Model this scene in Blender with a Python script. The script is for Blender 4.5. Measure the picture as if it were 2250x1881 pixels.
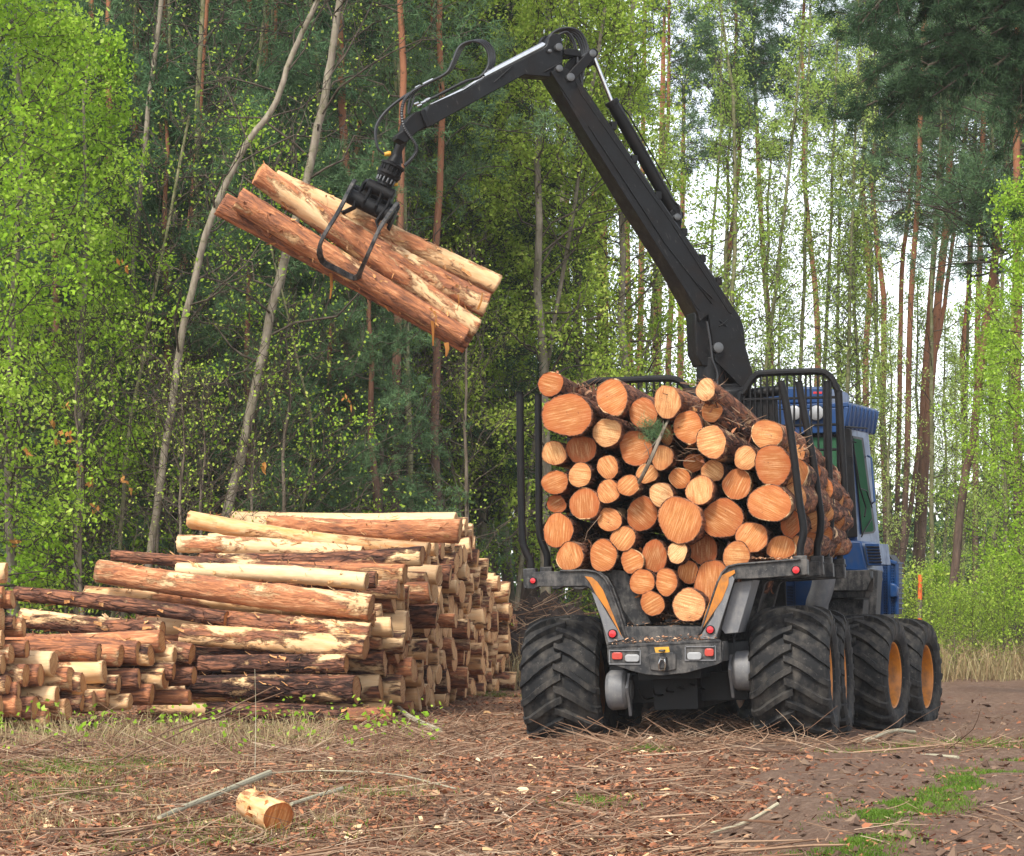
import bpy, math, random
import numpy as np
from mathutils import Matrix, Vector
random.seed(7); RG = np.random.default_rng(7)
R = math.radians
for o in list(bpy.data.objects): bpy.data.objects.remove(o)
SC = bpy.context.scene
COL = SC.collection

# ---------------------------------------------------------------- camera, sky, sun, exposure
CAMZ = 1.25; FOC = 6043.0; CX = 1125.0; HY = 1318.0      # photo pixels (2250 wide)
cam = bpy.data.cameras.new('camera'); camo = bpy.data.objects.new('camera', cam); COL.objects.link(camo)
camo.location = (0, 0, CAMZ); camo.rotation_euler = (R(90), 0, 0)
cam.sensor_width = 36; cam.lens = 36*FOC/2250; cam.shift_y = (HY-940.5)/2250
cam.clip_start = 0.5; cam.clip_end = 2000
SC.camera = camo
w = bpy.data.worlds.new('World'); SC.world = w; w.use_nodes = True
nt = w.node_tree; nt.nodes.clear()
sky = nt.nodes.new('ShaderNodeTexSky'); sky.sky_type = 'NISHITA'; sky.sun_disc = False
SUN_EL, SUN_AZ = 50, 205     # azimuth clockwise from +Y (north); sun stands behind the camera, slightly left
sky.sun_elevation = R(SUN_EL); sky.sun_rotation = R(SUN_AZ)
sky.air_density = 1.0; sky.dust_density = 1.0; sky.ozone_density = 0.6
hs = nt.nodes.new('ShaderNodeHueSaturation'); hs.inputs['Saturation'].default_value = 0.35
bg = nt.nodes.new('ShaderNodeBackground'); bg.inputs['Strength'].default_value = 0.15
wo = nt.nodes.new('ShaderNodeOutputWorld')
nt.links.new(sky.outputs[0], hs.inputs['Color']); nt.links.new(hs.outputs[0], bg.inputs[0]); nt.links.new(bg.outputs[0], wo.inputs[0])
sl = bpy.data.lights.new('sun', 'SUN'); sl.energy = 2.0; sl.angle = R(11); sl.color = (1, .955, .86)
so = bpy.data.objects.new('sun', sl); COL.objects.link(so)
az = R(SUN_AZ); el = R(SUN_EL)
sd = Vector((math.sin(az)*math.cos(el), math.cos(az)*math.cos(el), math.sin(el)))
so.rotation_euler = sd.to_track_quat('Z', 'Y').to_euler(); so.location = sd*60
SC.view_settings.view_transform = 'Standard'; SC.view_settings.look = 'None'
SC.view_settings.exposure = 1.3; SC.view_settings.gamma = 1
SC.render.engine = 'CYCLES'
SC.cycles.max_bounces = 6; SC.cycles.diffuse_bounces = 3; SC.cycles.transmission_bounces = 4; SC.cycles.transparent_max_bounces = 6

# ---------------------------------------------------------------- helpers
def P(px, py, Y): return Vector(((px-CX)*Y/FOC, Y, CAMZ-(py-HY)*Y/FOC))
def hit(M, axis, val, px, py):
    """point (in frame M) where the line of sight through a photo pixel meets the frame's plane axis=val"""
    Mi = M.inverted(); C = Mi @ Vector((0, 0, CAMZ)); d = Mi.to_3x3() @ Vector(((px-CX)/FOC, 1, -(py-HY)/FOC))
    t = (val-C[axis])/d[axis]; return C+d*t
def tag(o, label=None, cat=None, group=None, kind=None):
    if label: o['label'] = label
    if cat: o['category'] = cat
    if group: o['group'] = group
    if kind: o['kind'] = kind
    return o
def empty(name, M=None, parent=None):
    o = bpy.data.objects.new(name, None); COL.objects.link(o); o.empty_display_size = .2
    if parent: o.parent = parent
    if M is not None: o.matrix_basis = M
    return o
def link(name, me, parent=None, M=None):
    o = bpy.data.objects.new(name, me); COL.objects.link(o)
    if parent: o.parent = parent
    if M is not None: o.matrix_basis = M
    return o
def fast(name, V, F, mats, mi=None, smooth=False):
    """V (n,3), F (m,k) all faces same size"""
    me = bpy.data.meshes.new(name); V = np.asarray(V, dtype=np.float32); F = np.asarray(F, dtype=np.int32)
    me.vertices.add(len(V)); me.vertices.foreach_set('co', V.ravel())
    k = F.shape[1]; me.loops.add(F.size); me.loops.foreach_set('vertex_index', F.ravel())
    me.polygons.add(len(F)); me.polygons.foreach_set('loop_start', np.arange(0, F.size, k, dtype=np.int32))
    if mi is not None: me.polygons.foreach_set('material_index', np.asarray(mi, dtype=np.int32))
    me.polygons.foreach_set('use_smooth', np.full(len(F), smooth))
    for m in (mats if isinstance(mats, (list, tuple)) else [mats]): me.materials.append(m)
    me.update(calc_edges=True); me.validate(); return me
class MB:
    def __init__(s, M=None): s.v = []; s.f = []; s.m = []; s.M = M
    def add(s, vs, fs, mi=0):
        n = len(s.v)
        for p in vs:
            p = Vector(p); s.v.append(tuple(s.M @ p) if s.M is not None else tuple(p))
        for f in fs: s.f.append([i+n for i in f]); s.m.append(mi)
    def box(s, x0, x1, y0, y1, z0, z1, mi=0):
        s.add([(x, y, z) for x in (x0, x1) for y in (y0, y1) for z in (z0, z1)],
              [(0, 1, 3, 2), (4, 6, 7, 5), (0, 4, 5, 1), (2, 3, 7, 6), (0, 2, 6, 4), (1, 5, 7, 3)], mi)
    def prism(s, pts, off, mi=0):
        """polygon pts (3D) extruded by vector off"""
        pts = [Vector(p) for p in pts]; n = len(pts); off = Vector(off)
        s.add(pts+[p+off for p in pts], [list(range(n)), list(range(2*n-1, n-1, -1))]+[(i, i+n, (i+1) % n+n, (i+1) % n) for i in range(n)], mi)
    def tube(s, path, r, n=8, mi=0, flat=1.0, cap=True, closed=False):
        path = [Vector(p) for p in path]; k = len(path); rs = r if isinstance(r, (list, tuple)) else [r]*k
        vs = []; up = None
        for i, p in enumerate(path):
            if closed: t = path[(i+1) % k]-path[i-1]
            else: t = path[min(i+1, k-1)]-path[max(i-1, 0)]
            t.normalize()
            if up is None: up = Vector((0, 0, 1)) if abs(t.z) < .9 else Vector((1, 0, 0))
            a = (up - t*up.dot(t)).normalized(); b = t.cross(a); up = a
            for j in range(n):
                th = 2*math.pi*j/n; vs.append(p+a*(math.cos(th)*rs[i])+b*(math.sin(th)*rs[i]*flat))
        fs = []
        for i in range(k if closed else k-1):
            for j in range(n): fs.append((i*n+j, i*n+(j+1) % n, ((i+1) % k)*n+(j+1) % n, ((i+1) % k)*n+j))
        if cap and not closed: fs += [list(range(n-1, -1, -1)), [(k-1)*n+j for j in range(n)]]
        s.add(vs, fs, mi)
    def lathe(s, prof, origin, axis, n=32, mi=0, ang0=0):
        """prof [(along, radius)] about axis through origin"""
        a = Vector(axis).normalized(); u = a.orthogonal().normalized(); v = a.cross(u); o = Vector(origin); vs = []; fs = []
        for (h, r) in prof:
            for j in range(n):
                th = ang0+2*math.pi*j/n; vs.append(o+a*h+u*(r*math.cos(th))+v*(r*math.sin(th)))
        for i in range(len(prof)-1):
            for j in range(n): fs.append((i*n+j, i*n+(j+1) % n, (i+1)*n+(j+1) % n, (i+1)*n+j))
        fs += [list(range(n-1, -1, -1)), [(len(prof)-1)*n+j for j in range(n)]]
        s.add(vs, fs, mi)
    def cyl(s, a, b, r, n=20, mi=0):
        a = Vector(a); b = Vector(b); L = (b-a).length; s.lathe([(0, r), (L, r)], a, b-a, n, mi)
    def build(s, name, mats, parent=None, M=None, bevel=0, ang=35):
        me = bpy.data.meshes.new(name); me.from_pydata(s.v, [], s.f)
        for m in (mats if isinstance(mats, (list, tuple)) else [mats]): me.materials.append(m)
        me.polygons.foreach_set('material_index', s.m)
        me.polygons.foreach_set('use_smooth', [True]*len(s.f)); me.update()
        import bmesh
        bm = bmesh.new(); bm.from_mesh(me); bmesh.ops.recalc_face_normals(bm, faces=bm.faces); bm.to_mesh(me); bm.free()
        me.set_sharp_from_angle(angle=R(ang))
        o = link(name, me, parent, M)
        if bevel:
            md = o.modifiers.new('bevel', 'BEVEL'); md.width = bevel; md.segments = 2; md.limit_method = 'ANGLE'; md.angle_limit = R(40)
        return o
def smooth_path(pts, n=6):
    """Catmull-Rom through the points"""
    pts = [Vector(p) for p in pts]; out = []
    q = [pts[0]*2-pts[1]]+pts+[pts[-1]*2-pts[-2]]
    for i in range(1, len(q)-2):
        for k in range(n):
            t = k/n; a, b, c, d = q[i-1], q[i], q[i+1], q[i+2]
            out.append(.5*((2*b)+(c-a)*t+(2*a-5*b+4*c-d)*t*t+(3*b-a-3*c+d)*t*t*t))
    out.append(pts[-1]); return out

# ---------------------------------------------------------------- materials
class NB:
    def __init__(s, name):
        s.m = bpy.data.materials.new(name); s.m.use_nodes = True; s.t = s.m.node_tree; s.t.nodes.clear()
        s.out = s.t.nodes.new('ShaderNodeOutputMaterial')
    def n(s, typ, **kw):
        nd = s.t.nodes.new('ShaderNode'+typ)
        for k, v in kw.items():
            if k.startswith('_'): setattr(nd, k[1:], v)
            else:
                key = k.replace('__', ' ')
                if isinstance(v, bpy.types.NodeSocket): s.t.links.new(v, nd.inputs[key])
                else: nd.inputs[key].default_value = v
        return nd
    def l(s, a, b): s.t.links.new(a, b)
    def obj(s): return s.n('TexCoord').outputs['Object']
    def geo(s): return s.n('NewGeometry').outputs['Position']
    def mapv(s, v, scale=(1, 1, 1), rot=None, loc=None):
        nd = s.n('Mapping', Vector=v); nd.inputs['Scale'].default_value = scale
        if rot is not None: s.l(rot, nd.inputs['Rotation']) if isinstance(rot, bpy.types.NodeSocket) else setattr(nd.inputs['Rotation'], 'default_value', rot)
        if loc is not None: s.l(loc, nd.inputs['Location']) if isinstance(loc, bpy.types.NodeSocket) else setattr(nd.inputs['Location'], 'default_value', loc)
        return nd.outputs[0]
    def noise(s, v, scale, detail=4, rough=.55, dist=0):
        return s.n('TexNoise', Vector=v, Scale=scale, Detail=detail, Roughness=rough, Distortion=dist).outputs['Fac']
    def ramp(s, fac, stops, interp='LINEAR'):
        nd = s.n('ValToRGB', Fac=fac); cr = nd.color_ramp; cr.interpolation = interp
        while len(cr.elements) < len(stops): cr.elements.new(.5)
        for e, (p, c) in zip(cr.elements, stops): e.position = p; e.color = (c if len(c) == 4 else (*c, 1)) if not isinstance(c, (int, float)) else (c, c, c, 1)
        return nd.outputs[0]
    def math(s, op, a, b=0, clamp=False):
        nd = s.n('Math', _operation=op, _use_clamp=clamp)
        for i, x in enumerate((a, b)):
            if isinstance(x, bpy.types.NodeSocket): s.l(x, nd.inputs[i])
            else: nd.inputs[i].default_value = x
        return nd.outputs[0]
    def mix(s, fac, a, b, blend='MIX'):
        nd = s.n('Mix', _data_type='RGBA', _blend_type=blend)
        for i, x in ((0, fac), (6, a), (7, b)):
            if isinstance(x, bpy.types.NodeSocket): s.l(x, nd.inputs[i])
            else: nd.inputs[i].default_value = x if i == 0 else (*x, 1)
        return nd.outputs[2]
    def bump(s, h, strength=.5, dist=.01):
        return s.n('Bump', Height=h, Strength=strength, Distance=dist).outputs[0]
    def bsdf(s, col, rough=.8, normal=None, metal=0, spec=.3, **kw):
        b = s.n('BsdfPrincipled', Metallic=metal)
        for k, x in (('Base Color', col), ('Roughness', rough), ('Specular IOR Level', spec)):
            if isinstance(x, bpy.types.NodeSocket): s.l(x, b.inputs[k])
            else: b.inputs[k].default_value = (*x, 1) if k == 'Base Color' else x
        if normal is not None: s.l(normal, b.inputs['Normal'])
        s.l(b.outputs[0], s.out.inputs[0]); return b

def mat_bark():
    b = NB('pine_bark'); oi = b.n('ObjectInfo'); sep = b.n('SeparateColor', Color=oi.outputs['Color'])
    peel, dark, oran = sep.outputs[0], sep.outputs[1], sep.outputs[2]
    off = b.n('CombineXYZ', X=b.math('MULTIPLY', oi.outputs['Random'], 37.), Y=b.math('MULTIPLY', oi.outputs['Random'], 91.))
    v = b.mapv(b.obj(), (1, 1, 1), loc=off.outputs[0])
    vl = b.mapv(v, (.35, 1, 1))
    n1 = b.noise(vl, 4.5, 9, .66, .3)
    thr = b.math('SUBTRACT', .69, b.math('MULTIPLY', peel, .37))
    pm = b.math('MULTIPLY', b.math('SUBTRACT', n1, thr), 17, True); pm = b.math('ADD', pm, 0, True)
    vs = b.mapv(v, (.22, 1, 1)); n2 = b.noise(vs, 22, 7, .62, .4)
    wv_ = b.n('TexNoise', Vector=vs, Scale=9., Detail=4.).outputs['Color']; vd = b.n('VectorMath', _operation='MULTIPLY_ADD'); b.l(wv_, vd.inputs[0]); vd.inputs[1].default_value = (.16, .16, .16); b.l(vs, vd.inputs[2])
    vo = b.n('TexVoronoi', Vector=vd.outputs[0], Scale=15., _feature='DISTANCE_TO_EDGE').outputs['Distance']
    crack = b.ramp(vo, [(0, 0.), (.14, 1.)])
    n3 = b.noise(vl, 3.0, 3)
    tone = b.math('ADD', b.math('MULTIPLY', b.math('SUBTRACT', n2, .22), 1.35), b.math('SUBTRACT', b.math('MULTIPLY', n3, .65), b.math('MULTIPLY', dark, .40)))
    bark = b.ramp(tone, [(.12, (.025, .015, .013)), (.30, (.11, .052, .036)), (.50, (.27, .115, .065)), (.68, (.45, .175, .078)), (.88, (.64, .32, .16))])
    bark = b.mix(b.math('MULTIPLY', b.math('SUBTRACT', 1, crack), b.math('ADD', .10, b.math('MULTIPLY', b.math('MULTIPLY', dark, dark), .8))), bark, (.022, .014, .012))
    fine = b.noise(b.mapv(v, (.15, 1, 1)), 45, 4, .6)
    wood = b.mix(fine, (.56, .33, .15), (.82, .62, .38)); wood = b.mix(b.math('MULTIPLY', oran, b.ramp(n2, [(.35, 1.), (.62, .2)])), wood, (.60, .24, .06))
    col = b.mix(pm, bark, wood)
    h = b.math('ADD', b.math('MULTIPLY', n2, .8), b.math('MULTIPLY', b.math('MULTIPLY', crack, dark), .35)); h = b.math('MULTIPLY', h, b.math('SUBTRACT', 1.15, pm)); 
    b.bsdf(col, b.math('SUBTRACT', .92, b.math('MULTIPLY', pm, .3)), b.bump(h, 1., .035), spec=.15); return b.m
def mat_cut():
    b = NB('sawn_wood'); oi = b.n('ObjectInfo'); v = b.obj(); rnd = oi.outputs['Random']
    rot = b.n('CombineXYZ', X=b.math('MULTIPLY', rnd, 6.28)).outputs[0]
    off = b.n('CombineXYZ', Y=b.math('MULTIPLY', rnd, 53.)).outputs[0]
    vr = b.mapv(v, (1, 1, 1), rot=rot)
    st = b.noise(b.mapv(vr, (3, 120, 7), loc=off), 1.0, 6, .65)
    rg = b.n('TexWave', Vector=v, Scale=16., Distortion=2.5, Detail=2., _wave_type='RINGS', _rings_direction='X').outputs['Fac']
    at = b.n('Attribute', _attribute_name='rad').outputs['Fac']
    base = b.ramp(oi.outputs['Alpha'], [(0, (.60, .37, .165)), (.3, (.55, .27, .095)), (.6, (.46, .165, .042)), (1, (.20, .052, .012))])
    blot = b.noise(b.mapv(v, (1, 1, 1), loc=off), 8, 7, .7); spot = b.noise(b.mapv(v, (1, 1, 1), loc=off), 60, 3, .6)
    col = b.mix(b.ramp(st, [(.48, 0.), (.66, .5)]), base, (.76, .48, .25)); col = b.mix(b.ramp(st, [(.34, .8), (.52, 0.)]), col, (.29, .085, .022))
    col = b.mix(b.math('MULTIPLY', rg, .26), col, (.38, .15, .05))
    col = b.mix(b.ramp(blot, [(.50, 0.), (.70, .6)]), col, (.34, .12, .04))
    col = b.mix(b.math('MULTIPLY', b.ramp(spot, [(.63, 0.), (.70, .9)]), b.ramp(blot, [(.48, 0.), (.6, 1.)])), col, (.07, .035, .02))
    col = b.mix(b.math('MULTIPLY', b.ramp(b.math('ADD', at, b.math('MULTIPLY', b.math('SUBTRACT', blot, .5), .9)), [(.45, 0.), (1., .85)]), b.math('ADD', .35, b.math('MULTIPLY', oi.outputs['Alpha'], .65))), col, (.33, .075, .018))
    col = b.mix(b.ramp(at, [(0, .55), (.05, 0.)]), col, (.2, .08, .03))
    b.bsdf(col, .75, b.bump(st, .5, .006), spec=.25); return b.m
def mat_paint(name, c, dirt=(.10, .075, .055), amt=.5, rough=.45, metal=0, scale=7, spec=.4):
    b = NB(name); v = b.obj(); n = b.noise(v, scale, 8, .65); n2 = b.noise(v, scale*5, 5, .7); n3 = b.noise(b.mapv(v, (1, 1, .25)), scale*2.2, 5, .6)
    k = b.math('MULTIPLY', b.ramp(b.math('ADD', b.math('MULTIPLY', n, .6), b.math('MULTIPLY', n3, .4)), [(.45, 0.), (.66, 1.)]), amt)
    col = b.mix(k, c, dirt); col = b.mix(b.ramp(n2, [(.60, 0.), (.74, amt*.7)]), col, tuple(min(1, x*1.5+.05) for x in dirt))
    b.bsdf(col, b.math('ADD', rough, b.math('MULTIPLY', k, .35)), b.bump(n2, .12, .004), metal=metal, spec=spec); return b.m
def mat_plain(name, c, rough=.5, metal=0, spec=.5, var=.25, scale=25):
    b = NB(name); n = b.noise(b.obj(), scale, 4); col = b.mix(n, tuple(x*(1-var) for x in c), tuple(min(1, x*(1+var)) for x in c))
    b.bsdf(col, rough, metal=metal, spec=spec); return b.m
def mat_leaf(name, c1, c2, c3=None, trans=.5, rough=.6):
    b = NB(name); g = b.n('NewGeometry').outputs['Random Per Island']; oi = b.n('ObjectInfo').outputs['Random']
    n = b.noise(b.obj(), .9, 2)
    f = b.math('ADD', b.math('MULTIPLY', g, .55), b.math('ADD', b.math('MULTIPLY', n, .5), b.math('MULTIPLY', b.math('SUBTRACT', oi, .5), .35)))
    col = b.ramp(f, [(.25, c1), (.75, c2)]+([(.97, c3)] if c3 else []))
    d = b.n('BsdfDiffuse', Color=col); t = b.n('BsdfTranslucent', Color=b.mix(.35, col, (.30, .42, .05)) if trans > .3 else col); mx = b.n('MixShader', Fac=trans)
    b.l(d.outputs[0], mx.inputs[1]); b.l(t.outputs[0], mx.inputs[2]); b.l(mx.outputs[0], b.out.inputs[0]); return b.m
def mat_trunk(name, lo, hi, top=None, zt=(4, 8), scale=9, moss=0):
    """lo/hi bark tones, top: colour of upper trunk (Scots pine turns orange with height)"""
    b = NB(name); v = b.obj(); n = b.noise(b.mapv(v, (1, 1, .22)), scale, 6, .65, .3); n2 = b.noise(b.mapv(v, (1, 1, 1.6)), scale*1.2, 3)
    col = b.mix(b.ramp(n, [(.35, 0.), (.65, 1.)]), lo, hi)
    z = b.n('SeparateXYZ', Vector=v).outputs['Z']
    if top:
        k = b.math('DIVIDE', b.math('SUBTRACT', b.math('ADD', z, b.math('MULTIPLY', n2, 2.)), zt[0]+1), zt[1]-zt[0], True); k = b.math('MINIMUM', k, 1.)
        col = b.mix(k, col, b.mix(n, tuple(x*.6 for x in top), tuple(min(1, x*1.3) for x in top)))
    if moss: col = b.mix(b.math('MULTIPLY', b.ramp(n2, [(.45, 0.), (.6, 1.)]), moss), col, (.10, .12, .03))
    col = b.mix(b.ramp(n2, [(.62, 0.), (.70, .7)]), col, tuple(x*.45 for x in lo))
    b.bsdf(col, .9, b.bump(n, .7, .02), spec=.15); return b.m
def mat_island(name, stops, rough=.85):
    b = NB(name); g = b.n('NewGeometry').outputs['Random Per Island']; n = b.noise(b.obj(), 1.2, 3)
    col = b.ramp(b.math('ADD', b.math('MULTIPLY', g, .8), b.math('MULTIPLY', n, .2)), stops); b.bsdf(col, rough, spec=.15); return b.m
M = {}
M['bark'] = mat_bark(); M['cut'] = mat_cut()
M['black'] = mat_paint('black_steel', (.0035, .0035, .004), (.022, .014, .010), .3, .5, spec=.2)
b = NB('scratched_black_steel'); v = b.obj(); n_a = b.noise(v, 2.2, 8, .7); n_b = b.noise(b.mapv(v, (1, 1, 1), rot=(.2, .6, .3)), 40, 6, .75); n_c = b.noise(b.mapv(b.mapv(v, rot=(0, R(28), 0)), (1, 1, .06)), 45, 3, .6)
c_ = b.mix(b.ramp(n_a, [(.52, 0.), (.72, .6)]), (.0035, .0035, .004), (.018, .011, .008)); c_ = b.mix(b.ramp(n_c, [(.64, 0.), (.70, .5)]), c_, (.06, .055, .05)); c_ = b.mix(b.ramp(n_b, [(.66, 0.), (.72, .7)]), c_, (.075, .065, .055))
b.bsdf(c_, b.ramp(n_a, [(.4, .38), (.6, .75)]), b.bump(n_b, .25, .006), spec=.25); M['boom'] = b.m
M['grey'] = mat_paint('worn_grey_steel', (.016, .016, .017), (.15, .135, .12), .75, .5, scale=9, spec=.3)
M['greylight'] = mat_paint('pale_worn_steel', (.12, .12, .125), (.22, .205, .19), .7, .5, scale=10)
M['orange'] = mat_paint('orange_paint', (.46, .155, .010), (.085, .055, .035), .8, .45)
M['blue'] = mat_paint('blue_paint', (.004, .036, .125), (.035, .042, .05), .45, .38)
M['rubber'] = mat_paint('tyre_rubber', (.010, .010, .0105), (.095, .083, .070), .7, .75, scale=6, spec=.2)
M['hose'] = mat_plain('hose_rubber', (.014, .014, .015), .38)
M['chrome'] = mat_plain('chromed_steel', (.55, .55, .55), .22, 1)
M['bolt'] = mat_plain('pin_steel', (.10, .10, .10), .35, .6)
M['red'] = mat_plain('red_reflector', (.45, .02, .025), .25)
M['lampred'] = mat_plain('red_lamp_lens', (.38, .035, .02), .25)
M['lampwhite'] = mat_plain('white_lamp_lens', (.26, .26, .26), .3)
M['yellow'] = mat_paint('yellow_paint', (.60, .30, .02), (.12, .09, .05), .5)
gb = NB('cab_glass'); gb.bsdf((.030, .085, .045), .5, spec=.0); M['glass'] = gb.m
M['leafbright'] = mat_leaf('young_leaf', (.17, .32, .02), (.36, .54, .06), (.52, .66, .15), .45)
M['leafyellow'] = mat_leaf('birch_leaf', (.21, .33, .035), (.42, .54, .09), (.56, .58, .14), .45)
M['leafpale'] = mat_leaf('pale_hazed_birch_leaf', (.26, .38, .07), (.46, .58, .16), (.56, .64, .24), .5)  # pale green, its lightness also standing in for haze over the farther birches
M['needle'] = mat_leaf('pine_needle', (.055, .110, .052), (.135, .215, .095), None, .2)
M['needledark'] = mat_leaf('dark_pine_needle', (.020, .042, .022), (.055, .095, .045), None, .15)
M['pine'] = mat_trunk('pine_trunk_bark', (.06, .042, .034), (.15, .10, .075), (.27, .115, .06), (3, 9))
M['birch'] = mat_trunk('pale_trunk_bark', (.11, .088, .065), (.29, .245, .19), None, moss=.25)
M['greentrunk'] = mat_trunk('mossy_trunk_bark', (.10, .095, .05), (.24, .22, .13), None, moss=.6)
M['twig'] = mat_trunk('bare_twig_bark', (.085, .065, .045), (.20, .165, .125), None)
M['chips'] = mat_island('bark_chip', [(0, (.05, .025, .015)), (.3, (.15, .055, .03)), (.5, (.27, .10, .05)), (.7, (.38, .165, .08)), (.84, (.22, .11, .06)), (1, (.55, .36, .21))])
M['stick'] = mat_island('dead_twig', [(0, (.05, .03, .02)), (.3, (.14, .075, .045)), (.55, (.24, .14, .085)), (.8, (.32, .215, .14)), (1, (.48, .38, .27))])
M['strawgrass'] = mat_island('dry_grass', [(0, (.14, .09, .045)), (.4, (.30, .21, .11)), (.7, (.24, .20, .09)), (1, (.46, .38, .22))])
M['grassgreen'] = mat_leaf('green_grass', (.05, .105, .015), (.125, .215, .03), (.22, .27, .07), .35)
M['deadleaf'] = mat_leaf('dead_leaf', (.30, .11, .03), (.55, .26, .08), None, .35)
M['palestick'] = mat_plain('pale_stick_bark', (.32, .29, .20), .8, spec=.2, var=.5, scale=40)
M['clod'] = mat_island('soil_clod', [(0, (.05, .03, .02)), (.6, (.13, .08, .055)), (1, (.22, .15, .10))])
M['orangemark'] = mat_plain('orange_marker_paint', (.70, .12, .02), .6)
M['crumb'] = mat_island('bark_crumb', [(0, (.20, .08, .04)), (.5, (.42, .22, .12)), (1, (.66, .48, .33))])
M['limb'] = mat_trunk('dark_limb_bark', (.035, .027, .02), (.10, .08, .06))
M['soil'] = NB('dark_soil'); _b = M['soil']; _n = _b.noise(_b.obj(), 14, 8, .7); _b.bsdf(_b.ramp(_n, [(.3, (.012, .009, .008)), (.7, (.06, .042, .034))]), .95, _b.bump(_n, 1., .06), spec=.1); M['soil'] = _b.m

# ---------------------------------------------------------------- ground
def sm(a, b, x): t = np.clip((x-a)/(b-a), 0, 1); return t*t*(3-2*t)
_gw = [(RG.uniform(.4, 6), RG.uniform(.4, 6), RG.uniform(0, 6.28)) for _ in range(22)]
def G(x, y):
    x = np.asarray(x, float); y = np.asarray(y, float); z = np.zeros(np.broadcast(x, y).shape)
    for i, (a, b, c) in enumerate(_gw):
        f = math.hypot(a, b); z = z + (.030/f)*np.sin(a*x+b*y+c)*np.sin(b*.7*x-a*.8*y+c*2)
    near = 1-sm(40, 60, y); z = z*near
    z = z-.06*sm(23, 27, y)*sm(.5, 2, x)*(1-sm(8, 10, x))*(1-sm(30, 36, y))
    # wheel rut curving through the foreground on the right
    rx = 1.35+.10*(y-19)+.02*(y-19)**2; z = z-.07*1.9*np.exp(-((x-rx)/.28)**2)*(1-sm(21, 24, y))+.04*np.exp(-((x-rx-.5)/.22)**2)*(1-sm(21, 24, y))
    return z
def roadmask(x, y):
    """1 on the bare dirt road at right"""
    e = np.where(y < 26, .95+.135*(y-14), 2.6+.15*(y-26)); w_ = .5
    return sm(e-w_, e+w_, x+.25*np.sin(y*1.7)+.12*np.sin(y*4.1+x*3))*(1-sm(80, 84, y))
ys = np.concatenate([np.linspace(4, 11, 15)[:-1], np.geomspace(11, 48, 460)[:-1], np.geomspace(48, 70, 30)[:-1], np.geomspace(70, 900, 30)])
xs = np.concatenate([-np.geomspace(10, 700, 25)[::-1][:-1], np.linspace(-10, 12, 330), np.geomspace(12, 700, 25)[1:]])
X, Y = np.meshgrid(xs, ys); Z = G(X, Y); nx, ny = len(xs), len(ys)
fine_n = RG.normal(0, .0012, Z.shape)*(Y < 45); Z = Z+fine_n
idx = np.arange(nx*ny).reshape(ny, nx)
F = np.stack([idx[:-1, :-1], idx[:-1, 1:], idx[1:, 1:], idx[1:, :-1]], -1).reshape(-1, 4)
def mat_ground():
    b = NB('forest_floor'); v = b.geo(); at = b.n('Attribute', _attribute_name='road').outputs['Fac']
    n1 = b.noise(v, .9, 5, .6); n2 = b.noise(v, 14, 8, .72); n3 = b.noise(v, 55, 4, .7); vf = b.mapv(v, (1, .45, 1)); n4 = b.noise(vf, 30, 6, .7, 1.)
    lit = b.ramp(n4, [(.30, (.035, .020, .014)), (.43, (.11, .058, .036)), (.54, (.22, .12, .072)), (.66, (.33, .20, .12)), (.8, (.46, .33, .21))])
    lit = b.mix(b.ramp(n1, [(.55, 0.), (.70, .3)]), lit, (.10, .085, .035))
    lit = b.mix(b.ramp(n2, [(.30, .7), (.42, 0.)]), lit, (.03, .02, .015))
    dirt = b.ramp(n2, [(.25, (.075, .046, .030)), (.48, (.165, .104, .070)), (.70, (.27, .185, .13))]); dirt = b.mix(b.ramp(n3, [(.40, .5), (.52, 0.)]), dirt, (.09, .052, .038))
    dirt = b.mix(b.ramp(n1, [(.45, 0.), (.62, .5)]), dirt, (.13, .072, .05))
    k = b.math('ADD', at, b.math('MULTIPLY', b.math('SUBTRACT', n2, .5), 1.6)); k = b.ramp(k, [(.35, 0.), (.65, 1.)])
    far = b.ramp(b.math('DIVIDE', b.n('SeparateXYZ', Vector=v).outputs['Y'], 100.), [(.42, 0.), (.55, 1.)])
    lit = b.mix(far, lit, b.mix(n2, (.05, .055, .02), (.16, .15, .06)))
    col = b.mix(k, lit, dirt); h = b.math('ADD', b.math('MULTIPLY', n2, .7), b.math('MULTIPLY', n4, .5))
    b.bsdf(col, .95, b.bump(h, 1., .05), spec=.12); return b.m
me = fast('ground', np.stack([X, Y, Z], -1).reshape(-1, 3), F, mat_ground(), smooth=True)
a = me.attributes.new('road', 'FLOAT', 'POINT'); a.data.foreach_set('value', roadmask(X, Y).ravel().astype(np.float32))
tag(link('ground', me), kind='structure')
def g1(x, y): return float(G(np.array([x]), np.array([y]))[0])

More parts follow.
